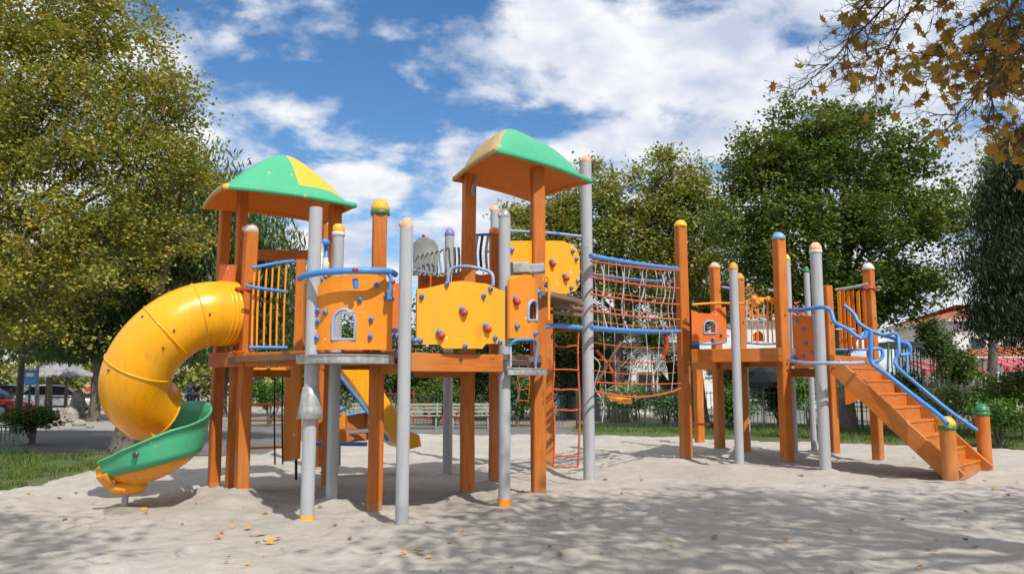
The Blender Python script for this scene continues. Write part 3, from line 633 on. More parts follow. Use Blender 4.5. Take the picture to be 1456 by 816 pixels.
# ================================================================== playground
def cap_mesh(P, z, r, kind):
    mb = MB()
    if kind == 'dome': mb.lathe(Vector((P.x, P.y, z)), [(r * 1.0, 0), (r * 1.08, .01), (r * 1.08, .04), (r * .95, .075), (r * .7, .115), (r * .35, .14), (.003, .145)], 18)
    elif kind == 'flat': mb.lathe(Vector((P.x, P.y, z)), [(r, 0), (r * 1.04, .01), (r * 1.04, .07), (r * .6, .10), (.003, .105)], 18)
    else:
        mb.sphere((P.x, P.y, z + .04), (r * 1.0, r * 1.0, .085), 12, 7, 0, .10, int(z * 100)); mb.sphere((P.x - r * .8, P.y - .02, z + .05), (r * .4, r * .4, .035), 8, 5, 0, .1, 3)
    return mb
def mk_post(root, kind, u, vb, vt, wpx, rot=.5, cap=None, capkind='dome', sleeve=None, band=None, vb_real=None, name=None, mound=.05):
    P = G(u, vb); zt = W(u, vt, P.y).z; wm = wpx / FPX * P.y
    mb = MB(); posts_xy.append((P.x, P.y, mound))
    if kind == 'wood':
        ww = wm / (abs(math.cos(rot)) * .62 + abs(math.sin(rot)) * .62 + .3); mb.post(P, -.15, zt, ww, rot); o = mb.build(name or 'wooden_post', 'wood', root); r = ww * .62
    elif kind == 'log':
        r = wm / 2; mb.cyl(P, -.15, zt, r, 14); o = mb.build(name or 'newel_post', 'wood', root)
    else:
        r = wm / 2; mb.cyl(P, -.15, zt, r, 24); mb.cyl(P, zt - .002, zt + .012, r * .97, 24); o = mb.build(name or 'steel_post', 'silver', root)
    if sleeve:
        s = MB(); s.cyl(P, -.12, sleeve[1], r * 1.05, 24); s.build('base_sleeve', sleeve[0], o)
    if band:
        s = MB(); s.lathe(Vector((P.x, P.y, zt)), [(r * 1.0, -.005), (r * 1.12, 0), (r * 1.12, .05), (r * .9, .055)], 18); s.build('cap_ring', band, o); zt += .05
    if cap: cap_mesh(P, zt, r, capkind).build('post_cap', cap, o)
    if kind == 'wood' and zt > 2:
        nx_, ny_ = math.cos(rot - math.pi / 2), math.sin(rot - math.pi / 2)
        for zz in (1.74, 1.86, min(2.75, zt - .2)):
            s = MB(); c = Vector((P.x + nx_ * ww / 2, P.y + ny_ * ww / 2, zz)); s.tube([c - Vector((nx_, ny_, 0)) * .01, c + Vector((nx_, ny_, 0)) * .014], [.017, .015], 8); s.build('bolt', 'bolt', o)
    return P, o, zt, r
def clamp(root, P, z, r, mat='clampred', parent=None):
    mb = MB(); mb.lathe(Vector((P.x, P.y, z)), [(r, -.03), (r * 1.14, -.028), (r * 1.14, .028), (r, .03)], 16)
    mb.bar((P.x - r * 1.5, P.y - r * .9, z), (P.x + r * 1.5, P.y - r * .9, z), .02, .045); mb.sphere((P.x + r * 1.4, P.y - r * 1.1, z), .018, 8, 5); mb.sphere((P.x - r * 1.4, P.y - r * 1.1, z), .018, 8, 5)
    return mb.build('clamp', mat, parent if parent is not None else root)
def rail(root, pts, r, mat, name='rail', n=10, sm=5, lump=0, parent=None):
    P = smooth([W(*p) for p in pts], sm); mb = MB()
    mb.tube(P, [r * (1 + lump * math.sin(k * 1.9) * math.cos(k * .7)) for k in range(len(P))], n); return mb.build(name, mat, parent if parent is not None else root)
def plerp(tab):
    def f(t):
        for (a, x), (b_, y) in zip(tab, tab[1:]):
            if t <= b_: 
                q = (t - a) / (b_ - a); q = q * q * (3 - 2 * q); return x + (y - x) * q
        return tab[-1][1]
    return f
def mk_panel(root, u0, Y0, u1, Y1, vt, vb, mat, bulge=0, hole=None, th=.03, holds=(), edge=None, name='panel'):
    """vt / vb tables (t, v)"""
    A, Bp = W(u0, 450, Y0), W(u1, 450, Y1)
    def zt(tab):
        f = plerp(tab); return lambda t: W(0, f(t), Y0 + (Y1 - Y0) * t).z
    hf = None
    if hole:
        ua, ub, va, vb2 = hole; ta, tb = (ua - u0) / (u1 - u0), (ub - u0) / (u1 - u0)
        def hf(t):
            if t <= ta or t >= tb: return None
            q = (t - ta) / (tb - ta) * 2 - 1; Y = Y0 + (Y1 - Y0) * t; z0, z1 = W(0, vb2, Y).z, W(0, va, Y).z
            return (z0, z0 + (z1 - z0) * (.62 + .38 * math.sqrt(max(0, 1 - q * q))))
    mb = MB(); P = mb.panel(A, Bp, zt(vt), zt(vb), th, bulge, hf, 56 if hole else 40); o = mb.build(name, mat, root)
    if hole and hole[0]:
        fr = MB(); loop = []
        for t in [ta + (tb - ta) * k / 12 for k in range(13)]:
            q = (t - ta) / (tb - ta) * 2 - 1; Y = Y0 + (Y1 - Y0) * t; z0, z1 = W(0, vb2, Y).z, W(0, va, Y).z
            loop.append(P(t, z0 + (z1 - z0) * (.62 + .38 * math.sqrt(max(0, 1 - q * q))), 1.2))
        t = tb; Y = Y0 + (Y1 - Y0) * tb; loop.append(P(tb, W(0, vb2, Y).z, 1.2)); loop.insert(0, P(ta, W(0, vb2, Y0 + (Y1 - Y0) * ta).z, 1.2)); loop.append(loop[0])
        fr.tube(loop, .019, 8); fr.build('window_frame', 'bluegrey', o)
    for h in holds:
        u, v = h[0], h[1]; c = h[2] if len(h) > 2 else 'b'; t = (u - u0) / (u1 - u0); Y = Y0 + (Y1 - Y0) * t; p = P(t, W(u, v, Y).z, 1); N = (P(t, 0, 1) - P(t, 0, 0)).normalized()
        s = .034 if c in 'b' else .045; hb = MB()
        if c == 'br':
            hb.sphere(p + N * .02 + Vector((.018, 0, -.022)), (s, s, s * .9), 9, 6, 1, .10, int(u)); hb.sphere(p + N * .035 + Vector((-.012, 0, .016)), (s * .75, s * .7, s * .75), 9, 6, 0, .10, int(v))
        elif c == 'r': hb.sphere(p + N * .02, (s, s, s * 1.15), 9, 6, 1, .12, int(u))
        else:
            hb.sphere(p + N * .016, (s * .85, s * .85, s), 9, 6, 0, .10, int(u)); hb.sphere(p + N * .05, .012, 6, 4, 2)
        hb.build('climbing_hold', ['bluecap', 'red', 'bolt'], o)
    return o, P
def deck(root, poly, z1, th, mat='plank', name='deck'):
    mb = MB(); mb.prism([(p[0], p[1]) for p in poly], z1 - th, z1); return mb.build(name, mat, root)
def beam(root, p0, p1, w_, h, name='beam', mat='wood'):
    mb = MB(); a, b_ = W(*p0), W(*p1); z = (a.z + b_.z) / 2; a.z = b_.z = z; mb.bar(a, b_, w_, h); return mb.build(name, mat, root)
def mk_roof(root, cs, apex, p, colf, rimdrop=.06, sag=.03):
    near, right, back, left = [Vector(c) for c in cs]; N = 28; mb = MB()
    ap = Vector(apex); ctr = (near + right + back + left) / 4; sh = Vector((ap.x - ctr.x, ap.y - ctr.y, 0))
    def S(s, t, off=0):
        a, b_ = (s + 1) / 2, (t + 1) / 2; q = near.lerp(right, a).lerp(left.lerp(back, a), b_)
        m = (abs(s) ** 6 + abs(t) ** 6) ** (1 / 6); m = min(1, m)
        e = max(abs(s), abs(t))
        z = q.z + (ap.z - q.z) * (1 - m ** p) + sag * (1 - min(abs(s), abs(t)) ** 2) * (e ** 8)
        return Vector((q.x, q.y, z + off)) + sh * (1 - m)
    g = [-1 + 2 * i / N for i in range(N + 1)]; ms = [(.02, .1, .2, .3, .4, .5, .6, .68, .76, .83, .87, .9, .93, .955, .975, 1.0)[i] for i in range(16)]
    for off, fl, lay in ((0, False, 0), (-.03, True, 1)):
        for side in range(4):
            def st(a_, m_):
                return ((a_ * m_, -m_), (m_, a_ * m_), (-a_ * m_, m_), (-m_, -a_ * m_))[side]
            i0 = len(mb.v); mb.v.extend(S(*st(a_, m_), off) for m_ in ms for a_ in g)
            for j in range(len(ms) - 1):
                for i in range(N):
                    a = i0 + j * (N + 1) + i; idx = (a, a + N + 1, a + N + 2, a + 1)
                    s_, t_ = st((g[i] + g[i + 1]) / 2, (ms[j] + ms[j + 1]) / 2)
                    mb.quad(idx[::-1] if fl else idx, None, colf(s_, t_) if lay == 0 else 2, True)
    o = mb.build('roof', ['green', 'ryel', 'rund', 'rworn'], root)
    rim = MB(); loop = [(g[i], -1) for i in range(N)] + [(1, g[i]) for i in range(N)] + [(g[N - i], 1) for i in range(N)] + [(-1, g[N - i]) for i in range(N)]
    n = len(loop); rings = []
    for s, t in loop:
        P = S(s, t); d = Vector((P.x - ctr.x, P.y - ctr.y, 0)).normalized()
        rings.append([P + d * .0 + Vector((0, 0, .012)), P + d * .035 + Vector((0, 0, -.005)), P + d * .04 + Vector((0, 0, -rimdrop)), P + d * .01 + Vector((0, 0, -rimdrop - .01)), P + d * -.015 + Vector((0, 0, -.035))])
    b0 = len(rim.v); k = 5
    for r in rings: rim.v.extend(r)
    for a in range(n):
        s, t = loop[a]; mi = colf(s * 1.0, t * 1.0)
        for j in range(k):
            rim.quad((b0 + a * k + j, b0 + a * k + (j + 1) % k, b0 + ((a + 1) % n) * k + (j + 1) % k, b0 + ((a + 1) % n) * k + j)[::-1], None, mi if j < 3 else 2, True)
    rim.build('roof_rim', ['green', 'ryel', 'rund', 'rworn'], o)
    return o
# ---------------------------------------------------------------- left structure
root = thing('play_structure', 'large orange and yellow play structure with two green roofs and a yellow tube slide', 'play structure', (-1.2, 10.4, 0))
LP = {}
def P_(key, *a, **k): LP[key] = mk_post(root, *a, **k); return LP[key]
P_('A1', 'wood', 303, 700, 290, 17, .64)
P_('A2', 'wood', 328, 705, 263, 16, .64)
P_('A3', 'wood', 342, 712, 331, 20, .64, cap='capwhite', capkind='lump', mound=.10)
P_('A6', 'wood', 466, 700, 292, 18, .64)
P_('AB', 'wood', 454, 668, 320, 13, .64)
P_('A4', 'silver', 436, 750, 297, 19, sleeve=('capyel', .13))
P_('A5', 'silver', 471, 727, 336, 16.5, cap='capyel', capkind='flat', band='capwhite', sleeve=('capyel', .12))
P_('A7', 'wood', 532, 735, 306, 21, .25, cap='capyel', band='capgreen')
P_('A8', 'silver', 571, 755, 326, 18.5, cap='capbeige', capkind='lump')
P_('A9', 'silver', 717, 728, 312, 17, sleeve=('capor', .16), cap='galv', capkind='lump')
P_('A10', 'wood', 664, 709, 250, 19, .3, sleeve=None)
P_('A11', 'silver', 636, 680, 336, 13.5, cap='cappurple')
P_('A12', 'silver', 703, 666, 302, 13, cap='capbeige', capkind='lump')
P_('A13', 'wood', 766, 710, 240, 19, .25)
P_('A14', 'wood', 779, 672, 390, 15, .25, cap='capyel', capkind='flat')
P_('AC', 'wood', 762, 676, 292, 13, .5)
P_('A15', 'silver', 838, 686, 233, 16.5, cap='capbeige', capkind='lump')
P_('A16', 'wood', 702, 690, 333, 13, .3, cap='capor', capkind='flat')
# roofs
zA = W(320, 262, 10.0).z
near = Vector((W(320, 262, 10).x, 10, zA)); right = Vector((W(504, 290, 11.1).x, 11.1, zA)); left = Vector((W(292, 291, 11.15).x, 11.15, zA)); back = left + right - near
def colA(s, t):
    m = max(abs(s), abs(t))
    if abs(s) > .93 and abs(t) > .93: return 1
    if t < 0 and abs(t) >= abs(s):
        return 1 if (s / abs(t) > .142 and m < .83) else 0
    if s < 0: return 3 if m > .9 else 0
    return 0
mk_roof(root, [near, right, back, left], ((near + back) / 2).to_3d() * Vector((1, 1, 0)) + Vector((.08, 0, W(408, 223, 11.1).z)) if False else Vector((((near + back) / 2).x + .05, ((near + back) / 2).y, W(408, 220, 11.1).z)), 1.42, colA)
near = W(706, 213, 9.5); left = W(647, 256, 10.8); right = W(840, 249, 11.5); back = W(756, 281, 12.4)
zB = (near.z + left.z + right.z + back.z) / 4
for q in (near, left, right, back): q.z = q.z * .6 + zB * .4
def colB(s, t):
    if t < 0 and abs(t) >= abs(s) - .03: return 0
    if s < 0: return 3
    return 0
mk_roof(root, [near, right, back, left], Vector((((near + back) / 2).x, ((near + back) / 2).y, W(750, 194, 10.95).z)), 2.6, colB)
# brackets under tower B roof
for u, v, Y in ((680, 300, 10.8),):
    mb = MB(); mb.bar(W(672, 275, 10.6), W(678, 252, 10.8), .03, .10); mb.build('roof_bracket', 'galv', root)
# decks and beams
zD = W(650, 501, 9.2).z
X = lambda k: (LP[k][0].x, LP[k][0].y)
deck(root, [(-3.55, 10.35), (-2.2, 8.95), (-1.15, 8.75), (-.12, 9.35), (.38, 10.45), (.55, 12.3), (-1.0, 12.3), (-2.4, 12.2), (-4.1, 11.2)], zD - .01, .07)
beam(root, (352, 511, 10.25), (432, 510, 9.7), .07, .18)
beam(root, (583, 516, 8.75), (713, 516, 9.35), .07, .20)
beam(root, (300, 510, 11.1), (350, 512, 10.4), .07, .2)
beam(root, (540, 520, 9.3), (575, 520, 8.9), .06, .18)
beam(root, (455, 517, 12.2), (655, 517, 12.2), .07, .18)
beam(root, (352, 531, 11.0), (412, 531, 11.4), .05, .1)
beam(root, (362, 360, 11.9), (440, 366, 11.9), .05, .15)
beam(root, (590, 530, 10.5), (660, 528, 10.5), .06, .14)
beam(root, (776, 520, 10.8), (781, 515, 12.0), .06, .16)
# grey ledges
def ledge(u0, u1, v0, v1, Y0, Y1, bul, name='ledge'):
    a, b_ = W(u0, v0, Y0), W(u1, v0, Y1); z1 = (W(u0, v0, Y0).z + W(u1, v0, Y1).z) / 2; z0 = (W(u0, v1, Y0).z + W(u1, v1, Y1).z) / 2
    poly = []
    for k in range(15):
        t = k / 14; q = a.lerp(b_, t); poly.append((q.x, q.y - bul * (1 - (2 * t - 1) ** 2)))
    poly += [(b_.x, b_.y + .4), (a.x, a.y + .4)]
    mb = MB(); mb.prism(poly, z0 + .02, z1 - .015); mb.prism([(x * 1.0, y - .012) for x, y in poly], z1 - .013, z1); mb.prism([(x, y - .008) for x, y in poly], z0, z0 + .018)
    return mb.build(name, 'galv', root)
ledge(421, 560, 505, 517, 8.75, 8.75, .42)
ledge(722, 777, 523, 533, 9.5, 10.2, .18)
# deck edge tubes behind panel
rail(root, [(490, 499, 9.4), (560, 499, 9.4)], .022, 'clampred'); rail(root, [(505, 494, 9.6), (540, 493, 9.6)], .03, 'blue')
# panels
mk_panel(root, 438, 8.72, 558, 8.80, [(0, 420), (.03, 412), (.3, 397), (.6, 393), (.82, 393), (.97, 402), (1, 407)], [(0, 498), (1, 498)], 'orange', .22, (477, 508, 443, 484), holds=[(465, 446), (455, 458), (454, 443), (443, 480), (454, 481), (514, 429), (530, 456), (529, 480), (536, 408), (549, 423)])
mb = MB(); mb.bar(W(484, 445, 8.45), W(506, 444, 8.45), .02, .02); mb.bar(W(492, 443, 8.44), W(499, 450, 8.44), .025, .05); mb.build('window_lintel', 'galv', root)
mk_panel(root, 592, 8.80, 717, 9.32, [(0, 411), (.45, 401), (.7, 404), (1, 414)], [(0, 490), (.22, 490), (.27, 496), (.70, 496), (.74, 489), (1, 489)], 'yellow', .10,
         holds=[(628, 405), (597, 422), (680, 422), (691, 412), (649, 443, 'br'), (619, 475, 'br'), (684, 466, 'br'), (699, 481), (653, 493), (596, 485), (707, 487)])
mk_panel(root, 723, 9.55, 763, 10.25, [(0, 398), (.3, 391), (.7, 399), (1, 415)], [(0, 481), (1, 481)], 'orange', .12, (737, 750, 428, 456), holds=[(726, 427, 'br'), (727, 464), (760, 423), (745, 475)])
rail(root, [(725, 492, 9.5), (732, 484, 9.5), (745, 483, 9.6), (762, 486, 9.9), (761, 520, 9.9)], .018, 'blue')
rail(root, [(726, 490, 9.5), (726, 522, 9.5)], .014, 'wrope', 'strap')
mk_panel(root, 720, 10.45, 824, 11.3, [(0, 343), (.7, 343), (.86, 347), (.95, 353), (1, 366)], [(0, 418), (.78, 418), (.92, 414), (1, 404)], 'yellow', .04,
         holds=[(757, 352, 'r'), (811, 358), (817, 369), (778, 374, 'br'), (798, 394, 'br'), (819, 400), (808, 410), (725, 356)])
mk_panel(root, 594, 11.2, 640, 11.4, [(0, 388), (.3, 387), (.6, 393), (1, 391)], [(0, 480), (1, 480)], 'dorange', .0, holds=[(603, 398)])
mk_panel(root, 642, 11.4, 700, 11.4, [(0, 388), (.4, 384), (.7, 391), (1, 389)], [(0, 480), (1, 480)], 'dorange', .0)
mk_panel(root, 508, 10.8, 570, 11.0, [(0, 405), (1, 403)], [(0, 480), (1, 480)], 'dorange', .0)
# grey foam block over corner panel
mb = MB(); p = W(745, 383, 10.0); mb.bar(p + Vector((-.16, -.05, .0)), p + Vector((.04, .04, .02)), .14, .16, ch=.04); mb.bar(p + Vector((.045, .04, .0)), p + Vector((.24, .12, .03)), .13, .13, ch=.04); mb.build('foam_pad', 'galv', root)
# rails
rail(root, [(426, 396, 8.7), (436, 391, 8.55), (460, 387, 8.40), (495, 385, 8.34), (530, 385, 8.4), (552, 386, 8.6), (562, 390, 8.8)], .036, 'blue')
rail(root, [(552, 388, 8.6), (556, 400, 8.6), (552, 425, 8.6)], .022, 'blue'); rail(root, [(505, 396, 8.4), (506, 410, 8.4)], .03, 'bluecap', 'rail_bracket')
rail(root, [(637, 404, 9.7), (638, 390, 9.7), (645, 381, 9.7), (665, 379, 9.6), (690, 384, 9.55), (700, 391, 9.5), (701, 406, 9.5)], .021, 'bluegrey')
rail(root, [(718, 328, 10.4), (760, 330, 10.8), (790, 332, 11.2), (826, 336, 11.7)], .020, 'bluegrey')
for u, v, Y in ((758, 330, 10.78), (790, 332, 11.2)): rail(root, [(u - 6, v, Y), (u + 6, v + 1, Y)], .028, 'bluecap', 'rail_clamp')
rail(root, [(582, 383, 10.9), (600, 386, 10.9), (620, 390, 10.9), (632, 389, 10.9)], .014, 'bluegrey')
rail(root, [(664, 335, 11.5), (700, 333, 11.5)], .02, 'bluecap')
rail(root, [(452, 470, 9.0), (462, 478, 9.0), (470, 492, 9.0)], .014, 'bluegrey', 'strap')
for k, u in enumerate((671, 679, 686, 694)):
    rail(root, [(u, 335, 11.5), (u - 3, 360, 11.4), (u - 1, 385, 11.4)], .020, 'galv' if k % 2 else 'dark', 'bar')
for k, u in enumerate((646, 652)): rail(root, [(u, 352, 11.0), (u + 1, 372, 11.0), (u - 1, 392, 11.0)], .018, 'grey', 'bar')
# grey slatted hood
hood, _ = mk_panel(root, 586, 11.0, 622, 11.0, [(0, 345), (.3, 339), (.5, 338), (.8, 342), (1, 350)], [(0, 392), (1, 392)], 'grey', .06, name='hood_panel')
for k in range(7):
    u = 590 + k * 7; rail(root, [(u, 372 - k * 2.5, 10.85), (u + 6, 362 - k * 1.5, 10.8), (u + 7, 374 - k, 10.8), (u + 9, 386, 10.8), (u + 6, 392, 10.8)], .013, 'grey', 'hood_slat')
mb = MB(); mb.bar(W(600, 337, 10.95), W(604, 337, 10.95), .02, .06); mb.build('hood_catch', 'dark', hood)
# barred side
fr = MB(); fr.tube(smooth([W(358, 381, 10.35), W(395, 374, 10.6), W(418, 371, 10.8)], 3), .022, 8); bf = fr.build('barrier_rail', 'blue', root)
for i, u in enumerate((359, 366, 376, 385, 394, 404)):
    t = (u - 358) / 60; rail(root, [(u + 3, 384 - 9 * t, 10.4 + .4 * t), (u, 440, 10.4 + .4 * t), (u - 1, 493, 10.4 + .4 * t)], .014, 'capor', 'barrier_bar', sm=3)
rail(root, [(350, 406, 10.25), (370, 410, 10.35), (406, 415, 10.6)], .022, 'blue', 'barrier_rail'); rail(root, [(354, 494, 10.3), (408, 494, 10.6)], .024, 'blue', 'barrier_rail')
clamp(root, LP['A3'][0], W(345, 408, 10.3).z, .095); clamp(root, LP['A3'][0], W(342, 500, 10.3).z, .095)
mb = MB(); a = W(424, 500, 10.5); mb.bar(Vector((a.x, 10.5, zD)), Vector((a.x, 10.5, W(424, 369, 10.5).z)), .12, .05, up=Vector((0, 1, 0))); mb.build('board', 'wood', root)
rail(root, [(438, 402, 8.9), (434, 406, 8.9), (433, 430, 8.9), (433, 470, 8.9), (434, 488, 8.9), (440, 492, 8.9)], .024, 'capor', 'grip')
rail(root, [(456, 345, 9.6), (457, 365, 9.5), (455, 400, 9.4)], .035, 'galv', 'bar'); rail(root, [(464, 347, 9.7), (463, 395, 9.5)], .025, 'blue', 'bar')
mb = MB(); mb.sphere(W(462, 345, 9.6), (.06, .05, .05), 8, 6, 0, .1, 4); mb.sphere(W(456, 349, 9.6), .035, 8, 6); mb.build('rail_clamp', 'bluecap', root)
mb = MB(); p = W(463, 379, 9.2); mb.lathe(p + Vector((0, 0, -.06)), [(.035, 0), (.045, .05), (.045, .10), (.03, .13), (.03, .16), (.002, .165)], 12); mb.build('fitting', 'capwhite', root)
for (u, v, Y) in ((556, 425, 8.65), (562, 478, 8.9), (556, 486, 8.9), (590, 484, 8.7), (561, 470, 8.8)):
    mb = MB(); mb.sphere(W(u, v, Y), (.04, .035, .03), 8, 6, 0, .1, u); mb.build('panel_clamp', 'bluecap', root)
mb = MB(); mb.sphere(W(558, 401, 8.6), (.035, .03, .025), 8, 6, 0, .1, 5); mb.build('panel_clamp', 'red', root); mb = MB(); mb.sphere(W(505, 383, 8.3), (.035, .03, .02), 8, 6, 0, .1, 6); mb.build('panel_clamp', 'red', root)
for (u, v, Y) in ((765, 415, 10.1), (778, 405, 10.2), (780, 418, 10.3)):
    mb = MB(); mb.sphere(W(u, v, Y), (.045, .04, .04), 8, 6, 0, .1, u); mb.build('panel_clamp', 'bluecap', root)
rail(root, [(770, 400, 10.15), (776, 393, 10.15), (780, 400, 10.15), (780, 455, 10.15)], .02, 'capor', 'grip')
# bell on the grey post
p = LP['A4'][0]; mb = MB(); z0 = W(436, 594, p.y).z; z1 = W(436, 553, p.y).z
mb.lathe(Vector((p.x, p.y, z0)), [(.135, -.005), (.14, 0), (.12, .10), (.105, .20), (.085, z1 - z0 + .02), (.075, z1 - z0 + .03)], 20); mb.build('bell_collar', 'galv', LP['A4'][1])
# grid frame under tower A
YY = 11.8
for v, w_ in ((528, .10), (575, .035), (598, .02), (637, .035)):
    gr = MB(); gr.bar(W(350, v, YY), W(413, v - (1 if v != 637 else 2), YY + .1), .03, w_); gr.build('grid_rung', 'capor', root)
for u in (354, 391, 402):
    rail(root, [(u, 530, YY), (u - 1, 590, YY), (u, 660 if u > 360 else 640, YY)], .012, 'dark', 'grid_bar', 6, 2)
mk_panel(root, 410, 11.9, 431, 11.6, [(0, 520), (1, 514)], [(0, 656), (1, 652)], 'orange', 0, th=.05, name='side_board')
rail(root, [(421, 650, 11.8), (421, 682, 11.8)], .02, 'dark', 'leg')
# straight slide at the back
ss = MB()
def slab(mb, u0v0, u1v1, th_px, Ya, Yb, t=.04):
    a, b_ = W(u0v0[0], u0v0[1], Ya), W(u1v1[0], u1v1[1], Yb); mb.bar(a, b_, t, th_px / FPX * Ya)
pts = [(478, 517, 13.2), (500, 545, 13.3), (540, 604, 13.5), (556, 627, 13.6), (572, 634, 13.7), (592, 630, 13.8)]
def trough(name, pts, mat, wd, hgt):
    P = smooth([W(*p) for p in pts], 4); mb = MB(); rings = []
    for k, p in enumerate(P):
        T = (P[min(k + 1, len(P) - 1)] - P[max(k - 1, 0)]).normalized(); S = Vector((-T.y, T.x, 0)).normalized(); U = S.cross(T); U = U if U.z > 0 else -U
        if k >= len(P) - 5: h2 = hgt * (1 - .12 * (k - len(P) + 5))
        else: h2 = hgt
        prof = [(-wd / 2 - .02, h2), (-wd / 2 - .02, -.03), (wd / 2 + .02, -.03), (wd / 2 + .02, h2), (wd / 2 - .02, h2), (wd / 2 - .02, .02), (-wd / 2 + .02, .02), (-wd / 2 + .02, h2)]
        rings.append([p + S * x + U * y for x, y in prof])
    mb.ring_loft(rings, 0, False); return mb.build(name, mat, root)
sl_ = trough('straight_slide', pts, 'slide', .5, .30)
rail(root, [(482, 533, 12.9), (500, 556, 13.0), (522, 585, 13.1), (552, 626, 13.2)], .026, 'blue', 'slide_rail', parent=sl_)
rail(root, [(494, 590, 13.0), (522, 585, 13.1)], .018, 'blue', 'slide_rail', parent=sl_)
mk_panel(root, 481, 13.1, 496, 13.1, [(0, 590), (1, 590)], [(0, 629), (1, 629)], 'orange', 0, th=.12, name='side_board')
rail(root, [(447, 630, 13.0), (522, 631, 13.0)], .035, 'blue', 'base_rail'); rail(root, [(480, 631, 13.2), (480, 662, 13.2)], .05, 'silver', 'leg')
mb = MB(); mb.bar(W(497, 600, 13.6), W(521, 598, 13.6), .3, .25); mb.bar(W(495, 622, 13.6), W(523, 620, 13.6), .35, .12); mb.build('step_box', 'wood', root)
mb = MB(); mb.sphere(W(484, 582, 13.0), .05, 9, 6); mb.build('climbing_hold', 'bluecap', root)
# tower B floor planks and net
for v in (429, 437, 446):
    beam(root, (783, v, 11.3), (826, v, 11.9), .09, .05, 'floor_board', 'plank')
deck(root, [(-.25, 9.9), (.55, 10.6), (1.0, 11.5), (.25, 12.5), (-.7, 11.2)], W(800, 425, 11.5).z, .06)
ny = 12.0
def net(root, us, vs, Y, mat_v, mat_h, r=.014, name='net_rope'):
    rr = random.Random(5)
    for u in us: rail(root, [(u + rr.uniform(-1.5, 1.5), vs[0] + (vs[-1] - vs[0]) * k / 6, Y + rr.uniform(-.02, .02)) for k in range(7)], r, mat_v, name, 6, 3)
    for v in vs: rail(root, [(us[0] + (us[-1] - us[0]) * k / 4, v + rr.uniform(-1, 1), Y) for k in range(5)], r, mat_h, name, 6, 3)
net(root, (787, 823), (464, 470, 492, 526, 554, 583, 648, 664), 12.0, 'rope', 'rope', .015)
net(root, (737, 752), (505, 535, 553, 570), 13.0, 'rope', 'rope', .010)
rail(root, [(772, 465, 10.9), (790, 463, 11.4), (826, 466, 12.0)], .036, 'blue', 'rail', lump=.12)
rail(root, [(727, 535, 11.5), (735, 548, 11.5), (738, 565, 11.5)], .012, 'wrope', 'strap'); rail(root, [(762, 522, 10.2), (745, 540, 10.6), (733, 575, 11)], .010, 'wrope', 'strap')
# ---- tube slide
path = [(333, 446, 10.85), (300, 446, 10.62), (268, 454, 10.48), (238, 472, 10.36), (212, 498, 10.34), (196, 526, 10.36), (192, 550, 10.45), (199, 569, 10.62), (214, 581, 10.85)]
C = smooth([W(*p) for p in path], 6); RT = .425
def tring(P, T, r, n=32):
    S = T.cross(Vector((0, 1, 0))); S = S.normalized(); U = T.cross(S).normalized(); return [P + (S * math.cos(a) + U * math.sin(a)) * r for a in [2 * math.pi * j / n for j in range(n)]]
mb = MB(); rings = []
for k, p in enumerate(C):
    T = (C[min(k + 1, len(C) - 1)] - C[max(k - 1, 0)]).normalized(); rings.append(tring(p, T, RT * (1 - .02 * (k == 0))))
mb.ring_loft(rings, 0, True, caps=False)
inner = [[v.lerp(C[k], .05) for v in r][::-1] for k, r in enumerate(rings)]; mb.ring_loft(inner, 0, True, caps=False)
tube = mb.build('tube_slide', 'slide', root)
for idx in (9, 18, 29, len(C) - 1):
    T = (C[min(idx + 1, len(C) - 1)] - C[idx - 1]).normalized(); m2 = MB(); q = [tring(C[idx] + T * d, T, RT + e) for d, e in ((-.012, 0), (-.01, .012), (.01, .012), (.012, 0))]
    m2.ring_loft(q, 0, True, caps=False); m2.build('seam_flange', 'slide', tube)
m2 = MB(); T0 = (C[1] - C[0]).normalized()
for d in (.04, .10, .16, .22): m2.ring_loft([tring(C[0] + T0 * (d + a), T0, RT + e) for a, e in ((-.02, 0), (-.01, .010), (.01, .010), (.02, 0))], 0, True, caps=False)
m2.build('entrance_rings', 'slide', tube)
for (k, ang) in ((17, 1.25), (19, 1.9), (20, 1.0), (30, 1.5), (8, 1.4)):
    T = (C[k + 1] - C[k - 1]).normalized(); rg = tring(C[k], T, RT + .004); 
    best = min(range(32), key=lambda j: (rg[j] - W(0, 0, 0)).length if False else (rg[j].y + abs(rg[j].z - C[k].z - (ang - 1.4) * .5)))
    m2 = MB(); m2.sphere(rg[best], .017, 8, 6); m2.build('bolt', 'bolt', tube)
# chute
cpath = [(208, 584, 10.8), (218, 592, 10.92), (228, 599, 11.05), (243, 602, 11.0), (252, 608, 10.75), (254, 618, 10.4), (247, 628, 10.15), (233, 638, 10.05), (212, 648, 10.03), (190, 655, 10.1), (176, 658, 10.16)]
CC = smooth([W(*p) for p in cpath], 7); r0 = .305
def chute(name, mat, prof_f, parent, k0=0):
    mb = MB(); rings = []
    for k, p in enumerate(CC):
        if k < k0: continue
        t = k / (len(CC) - 1); T = (CC[min(k + 1, len(CC) - 1)] - CC[max(k - 1, 0)]); T.z *= .6; T.normalize(); T = Vector((.9, .42, -.1)).normalized().lerp(T, min(1, k / 14)); T.normalize()
        S = Vector((-T.y, T.x, 0)).normalized()       # left of travel = outer wall
        U = S.cross(T); U = U if U.z > 0 else -U
        kk = 1 - .72 * math.exp(-((t - .36) / .22) ** 2)
        rings.append([p + S * (x if x > 0 else x * kk) + U * y for x, y in prof_f(t)])
    mb.ring_loft(rings, 0, True); return mb.build(name, mat, parent)
def wall_h(t):      # outer wall top
    return .02 + .16 * math.sin(min(1, t * 1.15) * math.pi) ** .7 * (1 - .75 * max(0, (t - .6) / .4))
